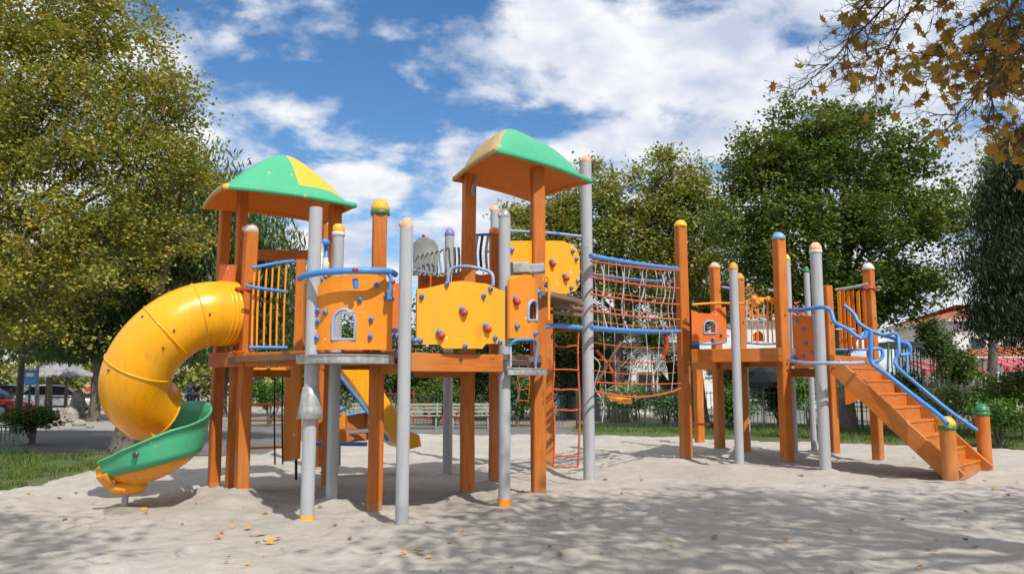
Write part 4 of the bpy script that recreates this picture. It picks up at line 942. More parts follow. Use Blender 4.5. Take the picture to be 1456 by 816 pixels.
def bed(t):
    o = []; hh = min(1, .55 + 0 * t)
    fl = max(0, (t - .88) / .12)
    for k in range(15):
        a = R(182 + 151 * k / 14); 
        x, y = -math.cos(a) * r0, math.sin(a) * r0 * (1 - .25 * fl)
        o.append((-x, y))
    o2 = [(x * .93, y * .93 + .005) for x, y in o[::-1]]
    return o + o2
mate = chute('chute_bed', 'slide_or', bed, tube, 5)
def outer(t):
    h = (.05 + 1.45 * wall_h(t)) * min(1, .25 + t * 5) - .45 * max(0, 1 - t * 6); e = max(0, (t - .9) / .1); h = h * (1 - .5 * e)
    pts = [(math.cos(R(205)) * r0 * -1 * 0 + .0, 0)]
    # wall on +S side from the bed edge up
    a = R(-27); x0, y0 = math.cos(a) * r0, math.sin(a) * r0
    A = [(x0 + .012, y0), (r0 + .012, -.06), (r0 + .035, h * .5), (r0 + .05, h), (r0 + .085, h + .008), (r0 + .085, h - .02), (r0 + .065, h - .02), (r0 + .05, h * .5), (r0 + .032, -.06), (x0 + .03, y0 - .01)]
    return A
def innerw(t): return [(-x, y if y < .05 else y * .55) for x, y in outer(t)][::-1]
chute('chute_wall', 'green', outer, tube, 8); chute('chute_wall', 'slide_or', innerw, tube, 44)
# scalloped exit lip and leg
p = CC[-1]; mb = MB()
lip = []
T = (CC[-1] - CC[-3]); T.z = 0; T.normalize(); S = Vector((-T.y, T.x, 0))
for k in range(9):
    a = R(195 + 150 * k / 8); q = p + S * (math.cos(a) * r0 * 1.08) + Vector((0, 0, math.sin(a) * r0 * .95)); lip.append(q)

lp2 = smooth([lip[0] + Vector((0, 0, .05))] + lip + [lip[-1] + Vector((0, 0, .05))], 3); n_ = len(lp2) - 1
mb.ring_loft([[q + T * -.10 + Vector((0, 0, .02)), q + T * .05 + Vector((0, 0, .015)), q + T * .09 + Vector((0, 0, -.02)), q + T * .08 + Vector((0, 0, -.07 - .035 * math.cos(k / n_ * 12.5))), q + T * .03 + Vector((0, 0, -.06 - .035 * math.cos(k / n_ * 12.5))), q + T * -.10 + Vector((0, 0, -.03))] for k, q in enumerate(lp2)], 0, True); mb.build('exit_lip', 'slide_or', tube)
mb = MB(); q = CC[-6] + Vector((0, 0, -.30)); mb.sphere(q, (.22, .22, .10), 14, 8, 0, .03, 3); mb.build('exit_boss', 'slide_or', tube)
lg = Vector((CC[-4].x, CC[-4].y, 0)); posts_xy.append((lg.x, lg.y, .05)); mb = MB(); mb.cyl(lg, -.15, CC[-4].z - r0 + .06, .04, 12); mb.build('slide_leg', 'silver', tube)
mb = MB(); mb.sphere(W(222, 659, 9.60), (.07, .02, .07), 10, 6, 0, .05, 3) if False else mb.sphere(CC[-14] + Vector((.04, -.40, .06)), (.04, .015, .04), 10, 6); mb.build('bolt', 'bolt', tube)
mb = MB(); mb.lathe(lg + Vector((.05, -.02, -.03)), [(.30, -.06), (.27, .0), (.16, .03), (.003, .035)], 11); tag(mb.build('footing_stone', 'stone'), 'flat beige stone slab at the foot of the tube slide leg', 'stone')
# worn plate at tube entrance
mb = MB(); mb.bar(W(313, 390, 10.9), W(333, 392, 10.7), .04, .28); mb.build('entrance_plate', 'dorange', root)

# ---------------------------------------------------------------- right structure
root = thing('play_structure', 'smaller orange play structure on the right with wooden stairs and blue handrails', 'play structure', (5.4, 15.2, 0))
RP = {}
def Q_(key, *a, **k): RP[key] = mk_post(root, *a, **k); return RP[key]
Q_('R1', 'wood', 976, 656, 323, 15.5, .35, cap='capyel')
Q_('R2', 'wood', 995, 633, 520, 12, .35)
Q_('R3', 'wood', 1024, 643, 382, 13, .35, cap='capbeige')
Q_('R4', 'silver', 1052, 666, 384, 12.5, cap='capor')
Q_('R5', 'silver', 1063, 645, 515, 10)
Q_('R11', 'wood', 1060, 650, 398, 11, .35, cap='capor')
Q_('R6', 'wood', 1120, 663, 341, 16, .35, cap='capblue')
Q_('R7', 'silver', 1130, 650, 371, 10, cap='capyel')
Q_('R8', 'silver', 1174, 673, 360, 16, cap='capbeige', band='capwhite')
Q_('R9', 'wood', 1187, 650, 407, 13, .35)
Q_('R10', 'wood', 1249, 658, 384, 15, .7, cap='capwhite')
Q_('R12', 'silver', 1158, 645, 388, 8, cap='capgreen')
z1 = W(1050, 494, 15).z; z2 = 1.98
g_ = lambda k: (RP[k][0].x, RP[k][0].y)
deck(root, [g_('R1'), g_('R6'), (RP['R7'][0].x + .1, RP['R7'][0].y + .3), (RP['R3'][0].x, RP['R3'][0].y + .3)], z1 - .02, .06)
beam(root, (984, 506, 15.4), (1112, 504, 14.7), .08, .25)
beam(root, (1130, 512, 15.2), (1020, 518, 18), .08, .2)
beam(root, (985, 519, 19.0), (1046, 519, 18), .08, .2)
beam(root, (985, 603, 19.2), (1008, 603, 19.0), .05, .06)
beam(root, (1122, 529, 15.4), (1165, 531, 15.6), .07, .16)
N0, N1 = G(1352, 688), G(1402, 673); E = (N1 - N0).normalized(); D = Vector((-E.y, E.x, 0)); LR = 1.72
t0, t1 = N0 + D * (LR + .02) + E * .1, N1 + D * (LR + .02) - E * .1
deck(root, [(RP['R6'][0].x + .1, RP['R6'][0].y), (t0.x, t0.y), (t1.x, t1.y), g_('R10'), (6.3, 16.5), (5.6, 16.4)], z2, .06)
mb = MB(); mb.bar(Vector((t0.x, t0.y, z2 - .11)), Vector((t1.x, t1.y, z2 - .11)), .07, .2); mb.build('beam', 'wood', root)
rail(root, [(1121, 512, 14.4), (1145, 516, 13.6), (1175, 516, 13.25), (1215, 516, 13.2), (1248, 514, 13.5)], .030, 'bluegrey', 'ledge', lump=.03)
# stairs
st = thing('x', 'x', 'x', (5.4, 15.2, 0)); bpy.data.objects.remove(st); ORG[0] = Vector((5.4, 15.2, 0))
NS = 8
flight = MB()
sa, sb = N0 + E * .17 + D * .02, N1 - E * .17 + D * .02
def str_(p, name):
    mb = MB(); a = p + Vector((0, 0, .13)); b_ = p + D * LR + Vector((0, 0, z2 - .17)); a -= (b_ - a).normalized() * .12
    mb.bar(a, b_, .055, .27); return mb.build(name, 'wood', root)
s1 = str_(sa, 'stair_stringer'); s2 = str_(sb, 'stair_stringer')
for k in range(NS):
    z = (k + 1) * z2 / (NS + 1); off = D * (LR * (k) / NS + .0)
    mb = MB(); a = sa + E * .03 + off; b_ = sb - E * .03 + off; c = D * .12
    mb.bar(a + c + Vector((0, 0, z)), b_ + c + Vector((0, 0, z)), .26, .04); mb.bar(a + D * .015 + Vector((0, 0, z - .12)), b_ + D * .015 + Vector((0, 0, z - .12)), .028, .195); mb.build('stair_step', 'wood', root)
for (u, vb, vt, w_, cp_) in ((1352, 688, 610, 21, 'capyel'), (1402, 673, 590, 18.5, 'capgreen')):
    mk_post(root, 'log', u, vb, vt, w_, cap=cp_, band='capgreen', mound=.04)
# handrails
rail(root, [(1122, 441, 14.3), (1150, 439, 13.7), (1172, 437, 13.35), (1182, 444, 13.3), (1187, 458, 13.2), (1205, 468, 13.1), (1220, 479, 13.0), (1229, 479, 13.0), (1232, 470, 13.0)], .034, 'blue', 'handrail', lump=.08)
rail(root, [(1200, 434, 15.2), (1214, 446, 15.1), (1222, 460, 15.0), (1245, 473, 14.9), (1268, 480, 14.8), (1280, 486, 14.7), (1292, 490, 14.6), (1293, 502, 14.6), (1280, 505, 14.6)], .036, 'blue', 'handrail', lump=.08)
rail(root, [(1238, 470, 13.2), (1238, 497, 13.2), (1240, 516, 13.2), (1262, 533, 13.0), (1300, 563, 12.7), (1335, 590, 12.35), (1347, 602, 12.2)], .036, 'blue', 'handrail')
rail(root, [(1277, 478, 14.7), (1278, 500, 14.6), (1273, 512, 14.6), (1276, 522, 14.5), (1300, 543, 14.2), (1350, 584, 13.8), (1390, 612, 13.5)], .032, 'blue', 'handrail')
rail(root, [(1238, 496, 13.2), (1252, 496, 13.2), (1255, 505, 13.2), (1250, 512, 13.2), (1241, 514, 13.2)], .028, 'blue', 'handrail_loop')
rail(root, [(1258, 477, 14.8), (1272, 474, 14.7), (1278, 480, 14.7)], .028, 'blue', 'handrail_loop')
rail(root, [(1263, 485, 14.8), (1263, 505, 14.8), (1262, 530, 14.7)], .022, 'capgreen', 'handrail_strut')
rail(root, [(1290, 500, 14.6), (1290, 530, 14.5)], .02, 'blue', 'handrail_strut')
# barriers
mk_panel(root, 983, 15.5, 1032, 15.6, [(0, 441), (.25, 445), (.5, 446), (.8, 438), (1, 436)], [(0, 486), (1, 486)], 'dorange', 0, (1000, 1017, 456, 474), holds=[(1024, 476), (1012, 482)])
mk_panel(root, 1127, 14.3, 1160, 13.8, [(0, 448), (1, 449)], [(0, 523), (1, 523)], 'dorange', 0, holds=[(1135, 455), (1144, 468), (1146, 487), (1142, 506), (1157, 500)])
rail(root, [(1124, 442, 14.3), (1125, 510, 14.3)], .014, 'bluegrey', 'bar')
rail(root, [(984, 433, 15.5), (1020, 431, 15.5), (1060, 432, 15.3)], .024, 'capor', 'barrier_rail')
rail(root, [(984, 489, 15.5), (1015, 489, 15.5), (1032, 486, 15.5)], .02, 'blue', 'barrier_rail'); rail(root, [(1060, 487, 15.2), (1085, 489, 15.1), (1111, 488, 14.9)], .022, 'bluegrey', 'barrier_rail')
rail(root, [(1058, 430, 15.2), (1075, 425, 15.1), (1100, 425, 15), (1109, 430, 14.9), (1110, 438, 14.9)], .022, 'capor', 'barrier_rail')
for i, u in enumerate((1062, 1069, 1077, 1086, 1092, 1098, 1104)):
    rail(root, [(u, 428 + (i % 2) * 3, 15.1), (u + random.uniform(-1, 1), 455, 15.1), (u + random.uniform(-1, 1), 487, 15.1)], .020 if i in (4, 6) else .013, 'capor' if i % 3 else 'wrope', 'barrier_bar', 8, 3)
for u, v in ((1072, 424), (1077, 430), (1093, 425), (1099, 428), (1082, 427)):
    mb = MB(); mb.sphere(W(u, v, 15.05), (.06, .05, .06), 9, 6, 0, .12, u); mb.build('barrier_knob', 'capor', root)
mk_panel(root, 1070, 15.3, 1086, 15.3, [(0, 474), (.5, 470), (1, 476)], [(0, 485), (1, 485)], 'dorange', 0)
rail(root, [(1066, 456, 15), (1090, 456, 15)], .01, 'wrope', 'bar')
rail(root, [(1188, 412, 15.6), (1210, 409, 15.4), (1234, 404, 15.2)], .030, 'galv', 'barrier_rail')
for i, u in enumerate((1192, 1198, 1205, 1211, 1219, 1227)):
    mk_panel(root, u, 15.5, u + 4.5, 15.45, [(0, 415), (1, 413)], [(0, 498), (1, 498)], 'dorange' if i % 2 else 'orange', 0, th=.02, name='barrier_slat')
rail(root, [(1188, 468, 15.3), (1215, 468, 15.3)], .018, 'bluegrey', 'bar'); rail(root, [(1188, 497, 15.3), (1235, 497, 15.2)], .02, 'blue', 'barrier_rail')
clamp(root, RP['R10'][0], W(1233, 407, 15.2).z, .11)
mk_panel(root, 1196, 16.5, 1234, 16.3, [(0, 520), (1, 520)], [(0, 575), (1, 560)], 'dorange', 0)
rail(root, [(1092, 413, 17.0), (1112, 413, 17.0)], .03, 'grey', 'bar'); rail(root, [(1026, 408, 17.8), (1047, 412, 17.8)], .03, 'cappurple', 'bar')
for (u, v, Y) in ((1140, 503, 14.2), (1128, 508, 14.2), (1225, 478, 13)):
    mb = MB(); mb.sphere(W(u, v, Y), (.05, .045, .045), 8, 6, 0, .1, u); mb.build('panel_clamp', 'bluecap', root)
mb = MB(); a = W(1129, 506, 14.3); mb.bar(a, a + Vector((0, 0, -.0)) + Vector((.0, .0, .14)), .09, .09, up=Vector((0, 1, 0))); mb.build('fitting', 'capwhite', root)
# grey satchel seat hanging under deck
mb = MB(); mb.lathe(W(1088, 560, 17), [(.02, -.0), (.20, .02), (.36, .16), (.40, .34), (.30, .50), (.08, .56), (.01, .57)], 10); 

# ---------------------------------------------------------------- rope bridge
br = thing('rope_bridge', 'rope bridge with blue tubes and red ropes joining the two play structures', 'rope bridge', (2.2, 13.8, 0))
def bl_(ua, va, ub, vb_, sag, r, mat, name, lump=0, n=8, ya=12.15, yb=15.5, dy=0):
    a, b_ = W(ua, va, ya), W(ub, vb_, yb); a.y += dy; b_.y += dy
    P = [a.lerp(b_, k / 10) + Vector((0, 0, -sag * 4 * (k / 10) * (1 - k / 10))) for k in range(11)]
    P = smooth(P, 3); mb = MB(); mb.tube(P, [r * (1 + lump * math.sin(k * 2.3)) for k in range(len(P))], n); return mb.build(name, mat, br)
bl_(840, 364, 963, 382, .02, .040, 'blue', 'hand_tube', .14, 10)
for va, vb_ in ((371, 385), (394, 410), (418, 433), (442, 454)): bl_(840, va, 966, vb_, .025, .017, 'rope', 'side_rope')
bl_(841, 466, 966, 471, .02, .036, 'blue', 'foot_tube', .10, 10); bl_(841, 464, 966, 470, .03, .03, 'blue', 'foot_tube', .10, 10, dy=.5)
bl_(830, 375, 966, 392, .04, .03, 'blue', 'hand_tube', .1, 8, dy=.9)
for va, vb_ in ((382, 397), (406, 421), (430, 443), (452, 462)): bl_(840, va, 966, vb_, .035, .010, 'rope', 'net_rope', dy=.45)
rr = random.Random(3)
for u in (848, 866, 876, 897, 920, 931, 950, 958):
    t = (u - 840) / 125; Y = 12.6 + 3.35 * t; tt = 364 + 17 * t
    rail(br, [(u, tt + 4, Y), (u + rr.uniform(-4, 4), tt + 30, Y), (u + rr.uniform(-4, 4), tt + 60, Y), (u + 3, 468, Y)], .008, 'wrope', 'net_rope', 5, 3)
for va, vb_, dy_ in ((486, 492, .2), (508, 512, .5), (526, 529, .3)): bl_(846, va, 966, vb_, .05, .008, 'rope', 'net_rope', dy=dy_)
for u in (858, 874, 896, 918, 938, 955): rail(br, [(u, 470, 14), (u + rr.uniform(-5, 5), 505, 14), (u + rr.uniform(-4, 4), 556, 14)], .007, 'wrope', 'net_rope', 5, 3)
for u in (855, 884, 911, 941):
    t = (u - 840) / 125; Y = 12.15 + 3.35 * t; tt = 364 + 17 * t
    rail(br, [(u - 6, tt, Y), (u + 1, tt + 15, Y - .03), (u + 3 + rr.uniform(-2, 2), tt + 40, Y - .02), (u - 1 + rr.uniform(-2, 2), tt + 62, Y - .02), (u + rr.uniform(-2, 5), tt + 80, Y), (u + 8, 467, Y)], .013, 'wrope', 'cross_rope', 6, 4)
    rail(br, [(u + 4, tt + 8, Y + .9), (u + rr.uniform(-4, 4), tt + 50, Y + .9), (u + 3, 470, Y + .9)], .008, 'wrope', 'cross_rope', 5, 3)
for u in (850, 880, 905, 930, 950):
    t = (u - 840) / 125; Y = 12.3 + 3.3 * t; mb = MB(); a = W(u, 467, Y); mb.bar(a, a + Vector((.1, .5, 0)), .16, .03); mb.build('tread_board', 'plank', br)
bl_(846, 543, 968, 545, .02, .012, 'rope', 'lower_rope'); bl_(846, 556, 968, 552, .12, .018, 'rope', 'lower_rope')
rail(br, [(868, 563, 13), (880, 568, 13.2), (895, 570, 13.5)], .05, 'capor', 'float_block', lump=.3)
rail(br, [(846, 547, 15), (862, 522, 15), (884, 486, 15)], .035, 'plank', 'cross_strut', lump=.1); rail(br, [(848, 498, 15), (866, 520, 15), (880, 548, 15)], .028, 'rope', 'cross_strut', lump=.1)
rail(br, [(842, 505, 12.5), (853, 520, 12.6), (845, 550, 12.7), (858, 572, 12.8), (856, 600, 12.8)], .010, 'wrope', 'loose_rope', 6, 4); rail(br, [(934, 445, 15), (948, 482, 15), (945, 505, 15), (930, 530, 15), (928, 545, 15)], .012, 'wrope', 'loose_rope', 6, 4)
rail(br, [(946, 475, 15), (948, 492, 15), (943, 508, 15)], .045, 'clampred', 'rope_knot', lump=.3)
for k in range(5):
    rail(br, [(885 + k * 4, 520 + k * 3, 15.3), (905 + k * 3, 497 + k * 3, 15.3), (925, 495 + k * 4, 15.2), (945 - k * 2, 515 + k * 2, 15.1), (950, 540, 15)], .007, 'wrope', 'loose_rope', 5, 4)
# ---------------------------------------------------------------- sand
posts_xy.extend([(-3.4, 9.9, .08), (1.1, 11.5, .05), (-2.2, 9.8, .05)])
def sand_z(x, y):
    d = sand_in(x, y); k = min(1, max(0, d / .5 + .5)); return -.13 * (1 - k) + sand_h(x, y) * k + .012
def grid_var(name, xs, ys, hf, mat):
    vs = [(x, y, hf(x, y)) for y in ys for x in xs]; nx = len(xs); ny_ = len(ys)
    fs = [(j * nx + i, j * nx + i + 1, (j + 1) * nx + i + 1, (j + 1) * nx + i) for j in range(ny_ - 1) for i in range(nx - 1)]
    me = bpy.data.meshes.new(name); me.from_pydata(vs, [], fs); me.polygons.foreach_set('use_smooth', [True] * len(fs)); me.materials.append(M[mat]); me.update()
    o = bpy.data.objects.new(name, me); COL.objects.link(o); o['kind'] = 'structure'; return o
ys = [-6 + .5 * k for k in range(24)] + [6 + .05 * k for k in range(120)] + [12.02 + .14 * k for k in range(100)]
xs = [-16 + .5 * k for k in range(12)] + [-10 + .07 * k for k in range(286)] + [10 + .3 * k for k in range(40)]
grid_var('playground_sand', xs, ys, sand_z, 'sand')
# ================================================================== surroundings
ORG[0] = Vector((0, 0, 0))
def sheet(name, poly, z, mat):
    b = MB(); b.v = [Vector((x, y, z)) for x, y in poly]; b.quad(list(range(len(poly)))); return b.build(name, mat, kind='structure')
sheet('road', [(-40, 17.9), (-4.5, 17.9), (-5.5, 24), (-8, 27), (-40, 27)], -.055, 'asphalt')
sheet('yard_paving', [(-8.2, 23.3), (3.5, 23.3), (4.5, 29.6), (-10, 29.6)], -.050, 'asphalt')
sheet('path', [(-26, 27.2), (-12, 27.2), (-14, 62), (-34, 62)], -.060, 'pave')
# grass
def grass(name, f, x0, x1, y0, y1, n, h, lab, seed, zt):
    rng = np.random.default_rng(seed); P = []
    xs_, ys_ = rng.uniform(x0, x1, n), rng.uniform(y0, y1, n)
    for x, y in zip(xs_, ys_):
        if f(x, y) > .05 + .5 * abs(rng.normal()) * .4 and nz(x, y, .9, 8) > -.28: P.append((x, y, zt))
    P = np.array(P); m = len(P); a = rng.uniform(0, 6.28, m); hh = h * rng.uniform(.4, 1.3, m); wv = .010 + .006 * rng.random(m)
    V = np.empty((m, 3, 3), np.float32); dx, dy = np.cos(a), np.sin(a)
    V[:, 0] = P - np.stack([dx * wv, dy * wv, 0 * a + .02], 1); V[:, 1] = P + np.stack([dx * wv, dy * wv, 0 * a - .02], 1)
    V[:, 2] = P + np.stack([rng.normal(size=m) * hh * .45, rng.normal(size=m) * hh * .45, hh], 1)
    me = bpy.data.meshes.new(name); me.vertices.add(m * 3); me.loops.add(m * 3); me.polygons.add(m)
    me.vertices.foreach_set('co', V.ravel()); me.loops.foreach_set('vertex_index', np.arange(m * 3, dtype=np.int32)); me.polygons.foreach_set('loop_start', np.arange(0, m * 3, 3, dtype=np.int32))
    me.update(calc_edges=True); me.materials.append(M['grass']); o = bpy.data.objects.new(name, me); COL.objects.link(o); o['kind'] = 'stuff'; tag(o, lab, 'grass')
grass('grass', lawn_l, -17, -6, 9.8, 18, 42000, .085, 'short patchy grass growing beside the sand at the left edge', 1, .02)
grass('grass', lawn_r, 1.5, 24, 8, 29.4, 90000, .10, 'mown grass strip between the sand and the green fence on the right', 2, .03)
# fences
def fence(name, label, pts, h, mat, gap=.13, pr=.008, span=2.6, group=None):
    t = thing(name, label, 'fence', (pts[0][0], pts[0][1], 0), group)
    for a, b_ in zip(pts, pts[1:]):
        a, b_ = Vector((a[0], a[1], -.1)), Vector((b_[0], b_[1], -.1)); L = (b_ - a).length; ns = max(1, round(L / span))
        for k in range(ns):
            p, q = a.lerp(b_, k / ns), a.lerp(b_, (k + 1) / ns); mb = MB(); n = int((q - p).length / gap)
            for z in (.22, h * .55, h - .06): mb.bar(p + Vector((0, 0, z)), q + Vector((0, 0, z)), .014, .022)
            for i in range(1, n):
                c = p.lerp(q, i / n); mb.bar(c + Vector((0, -.012, .05)), c + Vector((0, -.012, h)), pr * 2, pr * 2, up=Vector((0, 1, 0)), ch=0)
            mb.build('mesh_panel', mat, t); mb = MB(); mb.bar(p, p + Vector((0, 0, h + .1)), .06, .06, up=Vector((0, 1, 0))); mb.build('fence_post', mat, t)
fence('picket_fence', 'dark green wire fence running behind the grass strip on the right', [(2.2, 27.6), (9, 26.6), (15, 23.5), (22, 20.5)], 1.35, 'fence')
fence('picket_fence', 'dark green wire fence behind the paved yard in the middle', [(-7.5, 30.2), (2.0, 30.2)], 1.2, 'fence')
fence('picket_fence', 'short dark green fence at the left edge beside the grass', [(-12.4, 17.4), (-10.2, 17.0)], .75, 'fence', .1)
fence('picket_fence', 'low red barrier behind the benches in the middle', [(-5.2, 33), (-1.6, 33)], 1.25, 'red', .5, .02, 1.2)
# benches
def bench(label, x, y, rz, mat='bench'):
    t = thing('bench', label, 'bench', (x, y, 0), 'benches at the far side of the yard'); c, s = math.cos(rz), math.sin(rz)
    def q(a, b_, z): return Vector((x + a * c - b_ * s, y + a * s + b_ * c, z - .05))
    mb = MB(); [mb.bar(q(-.75, d, .45), q(.75, d, .45), .09, .03) for d in (-.2, -.08, .04, .16)]; mb.build('seat', mat, t)
    mb = MB(); [mb.bar(q(-.75, .24 + .04 * i, .58 + .12 * i), q(.75, .24 + .04 * i, .58 + .12 * i), .03, .085) for i in range(3)]; mb.build('backrest', mat, t)
    for sx in (-.6, .6):
        mb = MB(); mb.tube([q(sx, -.2, .0), q(sx, -.18, .44), q(sx, .2, .43), q(sx, .34, .88)], .022, 8); mb.tube([q(sx, .22, .43), q(sx, .3, .0)], .022, 8); mb.build('leg', mat, t)
bench('pale slatted bench seen just right of the shortest grey-post pair', -3.2, 28.0, 0); bench('pale slatted bench seen right beside the middle wooden post', -1.45, 28.2, .1); bench('pale slatted bench farthest left, seen past the straight slide', -4.9, 28.1, -.1)
# houses
def house(label, x0, x1, y, d, z0, ze, zr, wall, roof, wins, cat='house', hip=.5, group=None):
    t = thing('house', label, cat, ((x0 + x1) / 2, y, 0), group)
    mb = MB(); mb.prism([(x0, y), (x1, y), (x1, y + d), (x0, y + d)], z0, ze); mb.build('wall', wall, t)
    o = .45; mb = MB(); mb.prism([(x0 - o, y - o), (x1 + o, y - o), (x1 + o, y + d + o), (x0 - o, y + d + o)], ze, ze + .12); mb.build('eave', 'white', t)
    r = MB(); N = 1; i = len(r.v); a = [Vector((x0 - o - .02, y - o - .02, ze + .123)), Vector((x1 + o + .02, y - o - .02, ze + .123)), Vector((x1 + o + .02, y + d + o + .02, ze + .123)), Vector((x0 - o - .02, y + d + o + .02, ze + .123))]
    ra, rb = Vector((x0 + d * hip, y + d / 2, zr)), Vector((x1 - d * hip, y + d / 2, zr)); r.v = a + [ra, rb]
    for f in ((0, 1, 5, 4), (1, 2, 5), (2, 3, 4, 5), (3, 0, 4), (3, 2, 1, 0)): r.quad(f)
    ro = r.build('roof', roof, t)
    for k in range(int((x1 - x0) / .5)):
        xx = x0 + .25 + k * .5; m2 = MB(); zt = min(1, (xx - x0 + o) / (d * hip + o), (x1 - xx + o) / (d * hip + o))
        p, q = Vector((xx, y - o, ze + .15)), Vector((xx, y - o + (d / 2 + o) * zt, ze + .15 + (zr - ze - .12) * zt)); m2.tube([p, q], .05, 5); m2.build('tile_ridge', roof, ro)
    for (wx, wz0, ww, wh) in wins:
        m2 = MB(); m2.bar((wx, y - .02, wz0), (wx, y - .02, wz0 + wh), ww, .06, up=Vector((0, 1, 0))); f = m2.build('window', 'bench', t)
        m2 = MB(); m2.bar((wx, y - .06, wz0 + .06), (wx, y - .06, wz0 + wh - .06), ww - .14, .02, up=Vector((0, 1, 0))); m2.build('pane', 'glass', f)
        m2 = MB(); m2.bar((wx - ww / 2 - .06, y - .08, wz0 - .04), (wx + ww / 2 + .06, y - .08, wz0 - .04), .12, .06); m2.build('sill', 'white', f)
house('white house with red tiled hip roof left of the dark conifer', 25.2, 31.0, 46, 7, -.1, W(1370, 457, 46).z, W(1350, 432, 49).z, 'white', 'tile', [(26.6, 3.0, .9, 1.1), (28.4, 3.0, .9, 1.1), (29.9, 3.0, .9, 1.1)])
house('low annex with orange tiled roof in front of the white house', 22.6, 27.5, 39, 4, -.1, W(1400, 510, 39).z, W(1400, 492, 41).z, 'white', 'tile', [(24, 1.0, .9, 1.1)])
house('pale single storey house beyond the rope bridge, with a flat grey roof', 6.2, 9.6, 42, 5, -.1, W(905, 487, 42).z, W(905, 472, 44).z, 'white', 'shingle', [(6.9, .9, .8, 1.2), (8.1, .9, .8, 1.2)])
house('grey walled kiosk seen through the rope ladder', 2.2, 4.0, 37, 3, -.1, W(800, 478, 37).z, W(800, 470, 38).z, 'grey', 'shingle', [(2.8, 1.3, .8, .8)], cat='kiosk')
house('pale house mostly hidden by the round dark green tree', 11.5, 21.0, 52, 8, -.1, W(1230, 455, 52).z, W(1230, 405, 56).z, 'white', 'tile', [(13, 2, 1, 1.3), (16, 2, 1, 1.3), (19, 2, 1, 1.3)])
house('long grey stall wall behind the right structure', 9.8, 13.0, 36, 3, -.1, W(1080, 512, 36).z, W(1080, 500, 37).z, 'grey', 'shingle', [(10.8, .8, .8, .9), (12.2, .8, .8, .9)], cat='stall')
# awnings
def awning(label, u0, u1, v0, v1, Y, dy, mats):
    a, b_ = W(u0, v0, Y + dy), W(u1, v0, Y + dy); zlo = W(u0, v1, Y).z; t = thing('awning', label, 'awning', (a.x, Y, 0), 'red and pink awnings behind the fence'); n = 8
    for m in (0, 1):
        mb = MB()
        for k in range(m, n, 2):
            x0, x1 = a.x + (b_.x - a.x) * k / n, a.x + (b_.x - a.x) * (k + 1) / n
            for p in ([Vector((x0, Y + dy, a.z)), Vector((x1, Y + dy, a.z)), Vector((x1, Y, zlo)), Vector((x0, Y, zlo))], [Vector((x0, Y, zlo)), Vector((x1, Y, zlo)), Vector((x1, Y, zlo - .22)), Vector((x0, Y, zlo - .22))]):
                i = len(mb.v); mb.v += p + [q + Vector((0, .0, -.02)) if p[0].z != p[3].z and False else q + Vector((0, .025, -.015)) for q in p]; mb.quad((i, i + 1, i + 2, i + 3)); mb.quad((i + 7, i + 6, i + 5, i + 4))
        mb.build('cloth', mats[m], t)
    for x in (a.x + .08, b_.x - .08):
        for yy, zz in ((Y + .05, zlo - .03), (Y + dy - .05, a.z - .04)):
            mb = MB(); mb.bar(Vector((x, yy, -.1)), Vector((x, yy, zz)), .06, .06, up=Vector((0, 1, 0))); mb.build('pole', 'barkpale', t)
awning('red and faded pink striped awning at the right edge', 1392, 1452, 508, 520, 31, 1.6, ('awnred', 'awnpink')); awning('red and pink awning just right of the stair handrails', 1283, 1326, 513, 524, 30, 1.5, ('awnred', 'awnpink')); awning('wide red and pink awning partly behind the stair handrails', 1334, 1384, 518, 526, 34, 1.5, ('awnpink', 'awnred'))
t = thing('kiosk', 'small shelter of dark green bars with a flat grey green roof behind the stairs', 'shelter', W(1285, 600, 24) * Vector((1, 1, 0)))
pa = W(1266, 488, 24); pb = W(1312, 488, 24)
mb = MB(); mb.prism([(pa.x, 24), (pb.x, 24), (pb.x, 25.2), (pa.x, 25.2)], pa.z - .12, pa.z); mb.prism([(pa.x - .06, 23.94), (pb.x + .06, 23.94), (pb.x + .06, 25.26), (pa.x - .06, 25.26)], pa.z + .002, pa.z + .05); mb.build('roof', 'grey', t)
for k in range(9):
    x = pa.x + .05 + (pb.x - pa.x - .1) * k / 8; mb = MB(); mb.bar(Vector((x, 24.08, -.1)), Vector((x, 24.08, pa.z - .12)), .03, .03, up=Vector((0, 1, 0))); mb.build('bar', 'fence', t)
# parasols closed/grey behind right structure
def parasol(label, u, Y, vt, w_):
    p = W(u, 560, Y) * Vector((1, 1, 0)); zt = W(u, vt, Y).z; t = thing('parasol', label, 'parasol', p)
    mb = MB(); n = 8; rings = [[Vector((p.x + math.cos(6.283 * j / n) * r, Y + math.sin(6.283 * j / n) * r, z)) for j in range(n)] for r, z in ((.02, zt), (w_ * .5, zt - .22), (w_, zt - .55), (w_ * .98, zt - .75), (w_ * .95, zt - .72), (w_ * .5, zt - .26))]
    mb.ring_loft(rings, 0, False, caps=False); mb.build('canopy', 'dark', t); mb = MB(); mb.cyl(p, -.1, zt, .03, 10); mb.build('pole', 'galv', t)
parasol('dark grey parasol seen under the deck of the right structure', 1085, 28, 520, .95)
# crate
mb = MB(); p = G(1376, 606); mb.bar((p.x - .3, p.y + 2, .28), (p.x + .3, p.y + 2, .28), .4, .42); mb.bar((p.x - .33, p.y + 2, .50), (p.x + .33, p.y + 2, .50), .44, .05); tag(mb.build('crate', 'bluecap'), 'small blue crate on the grass behind the stairs', 'crate')
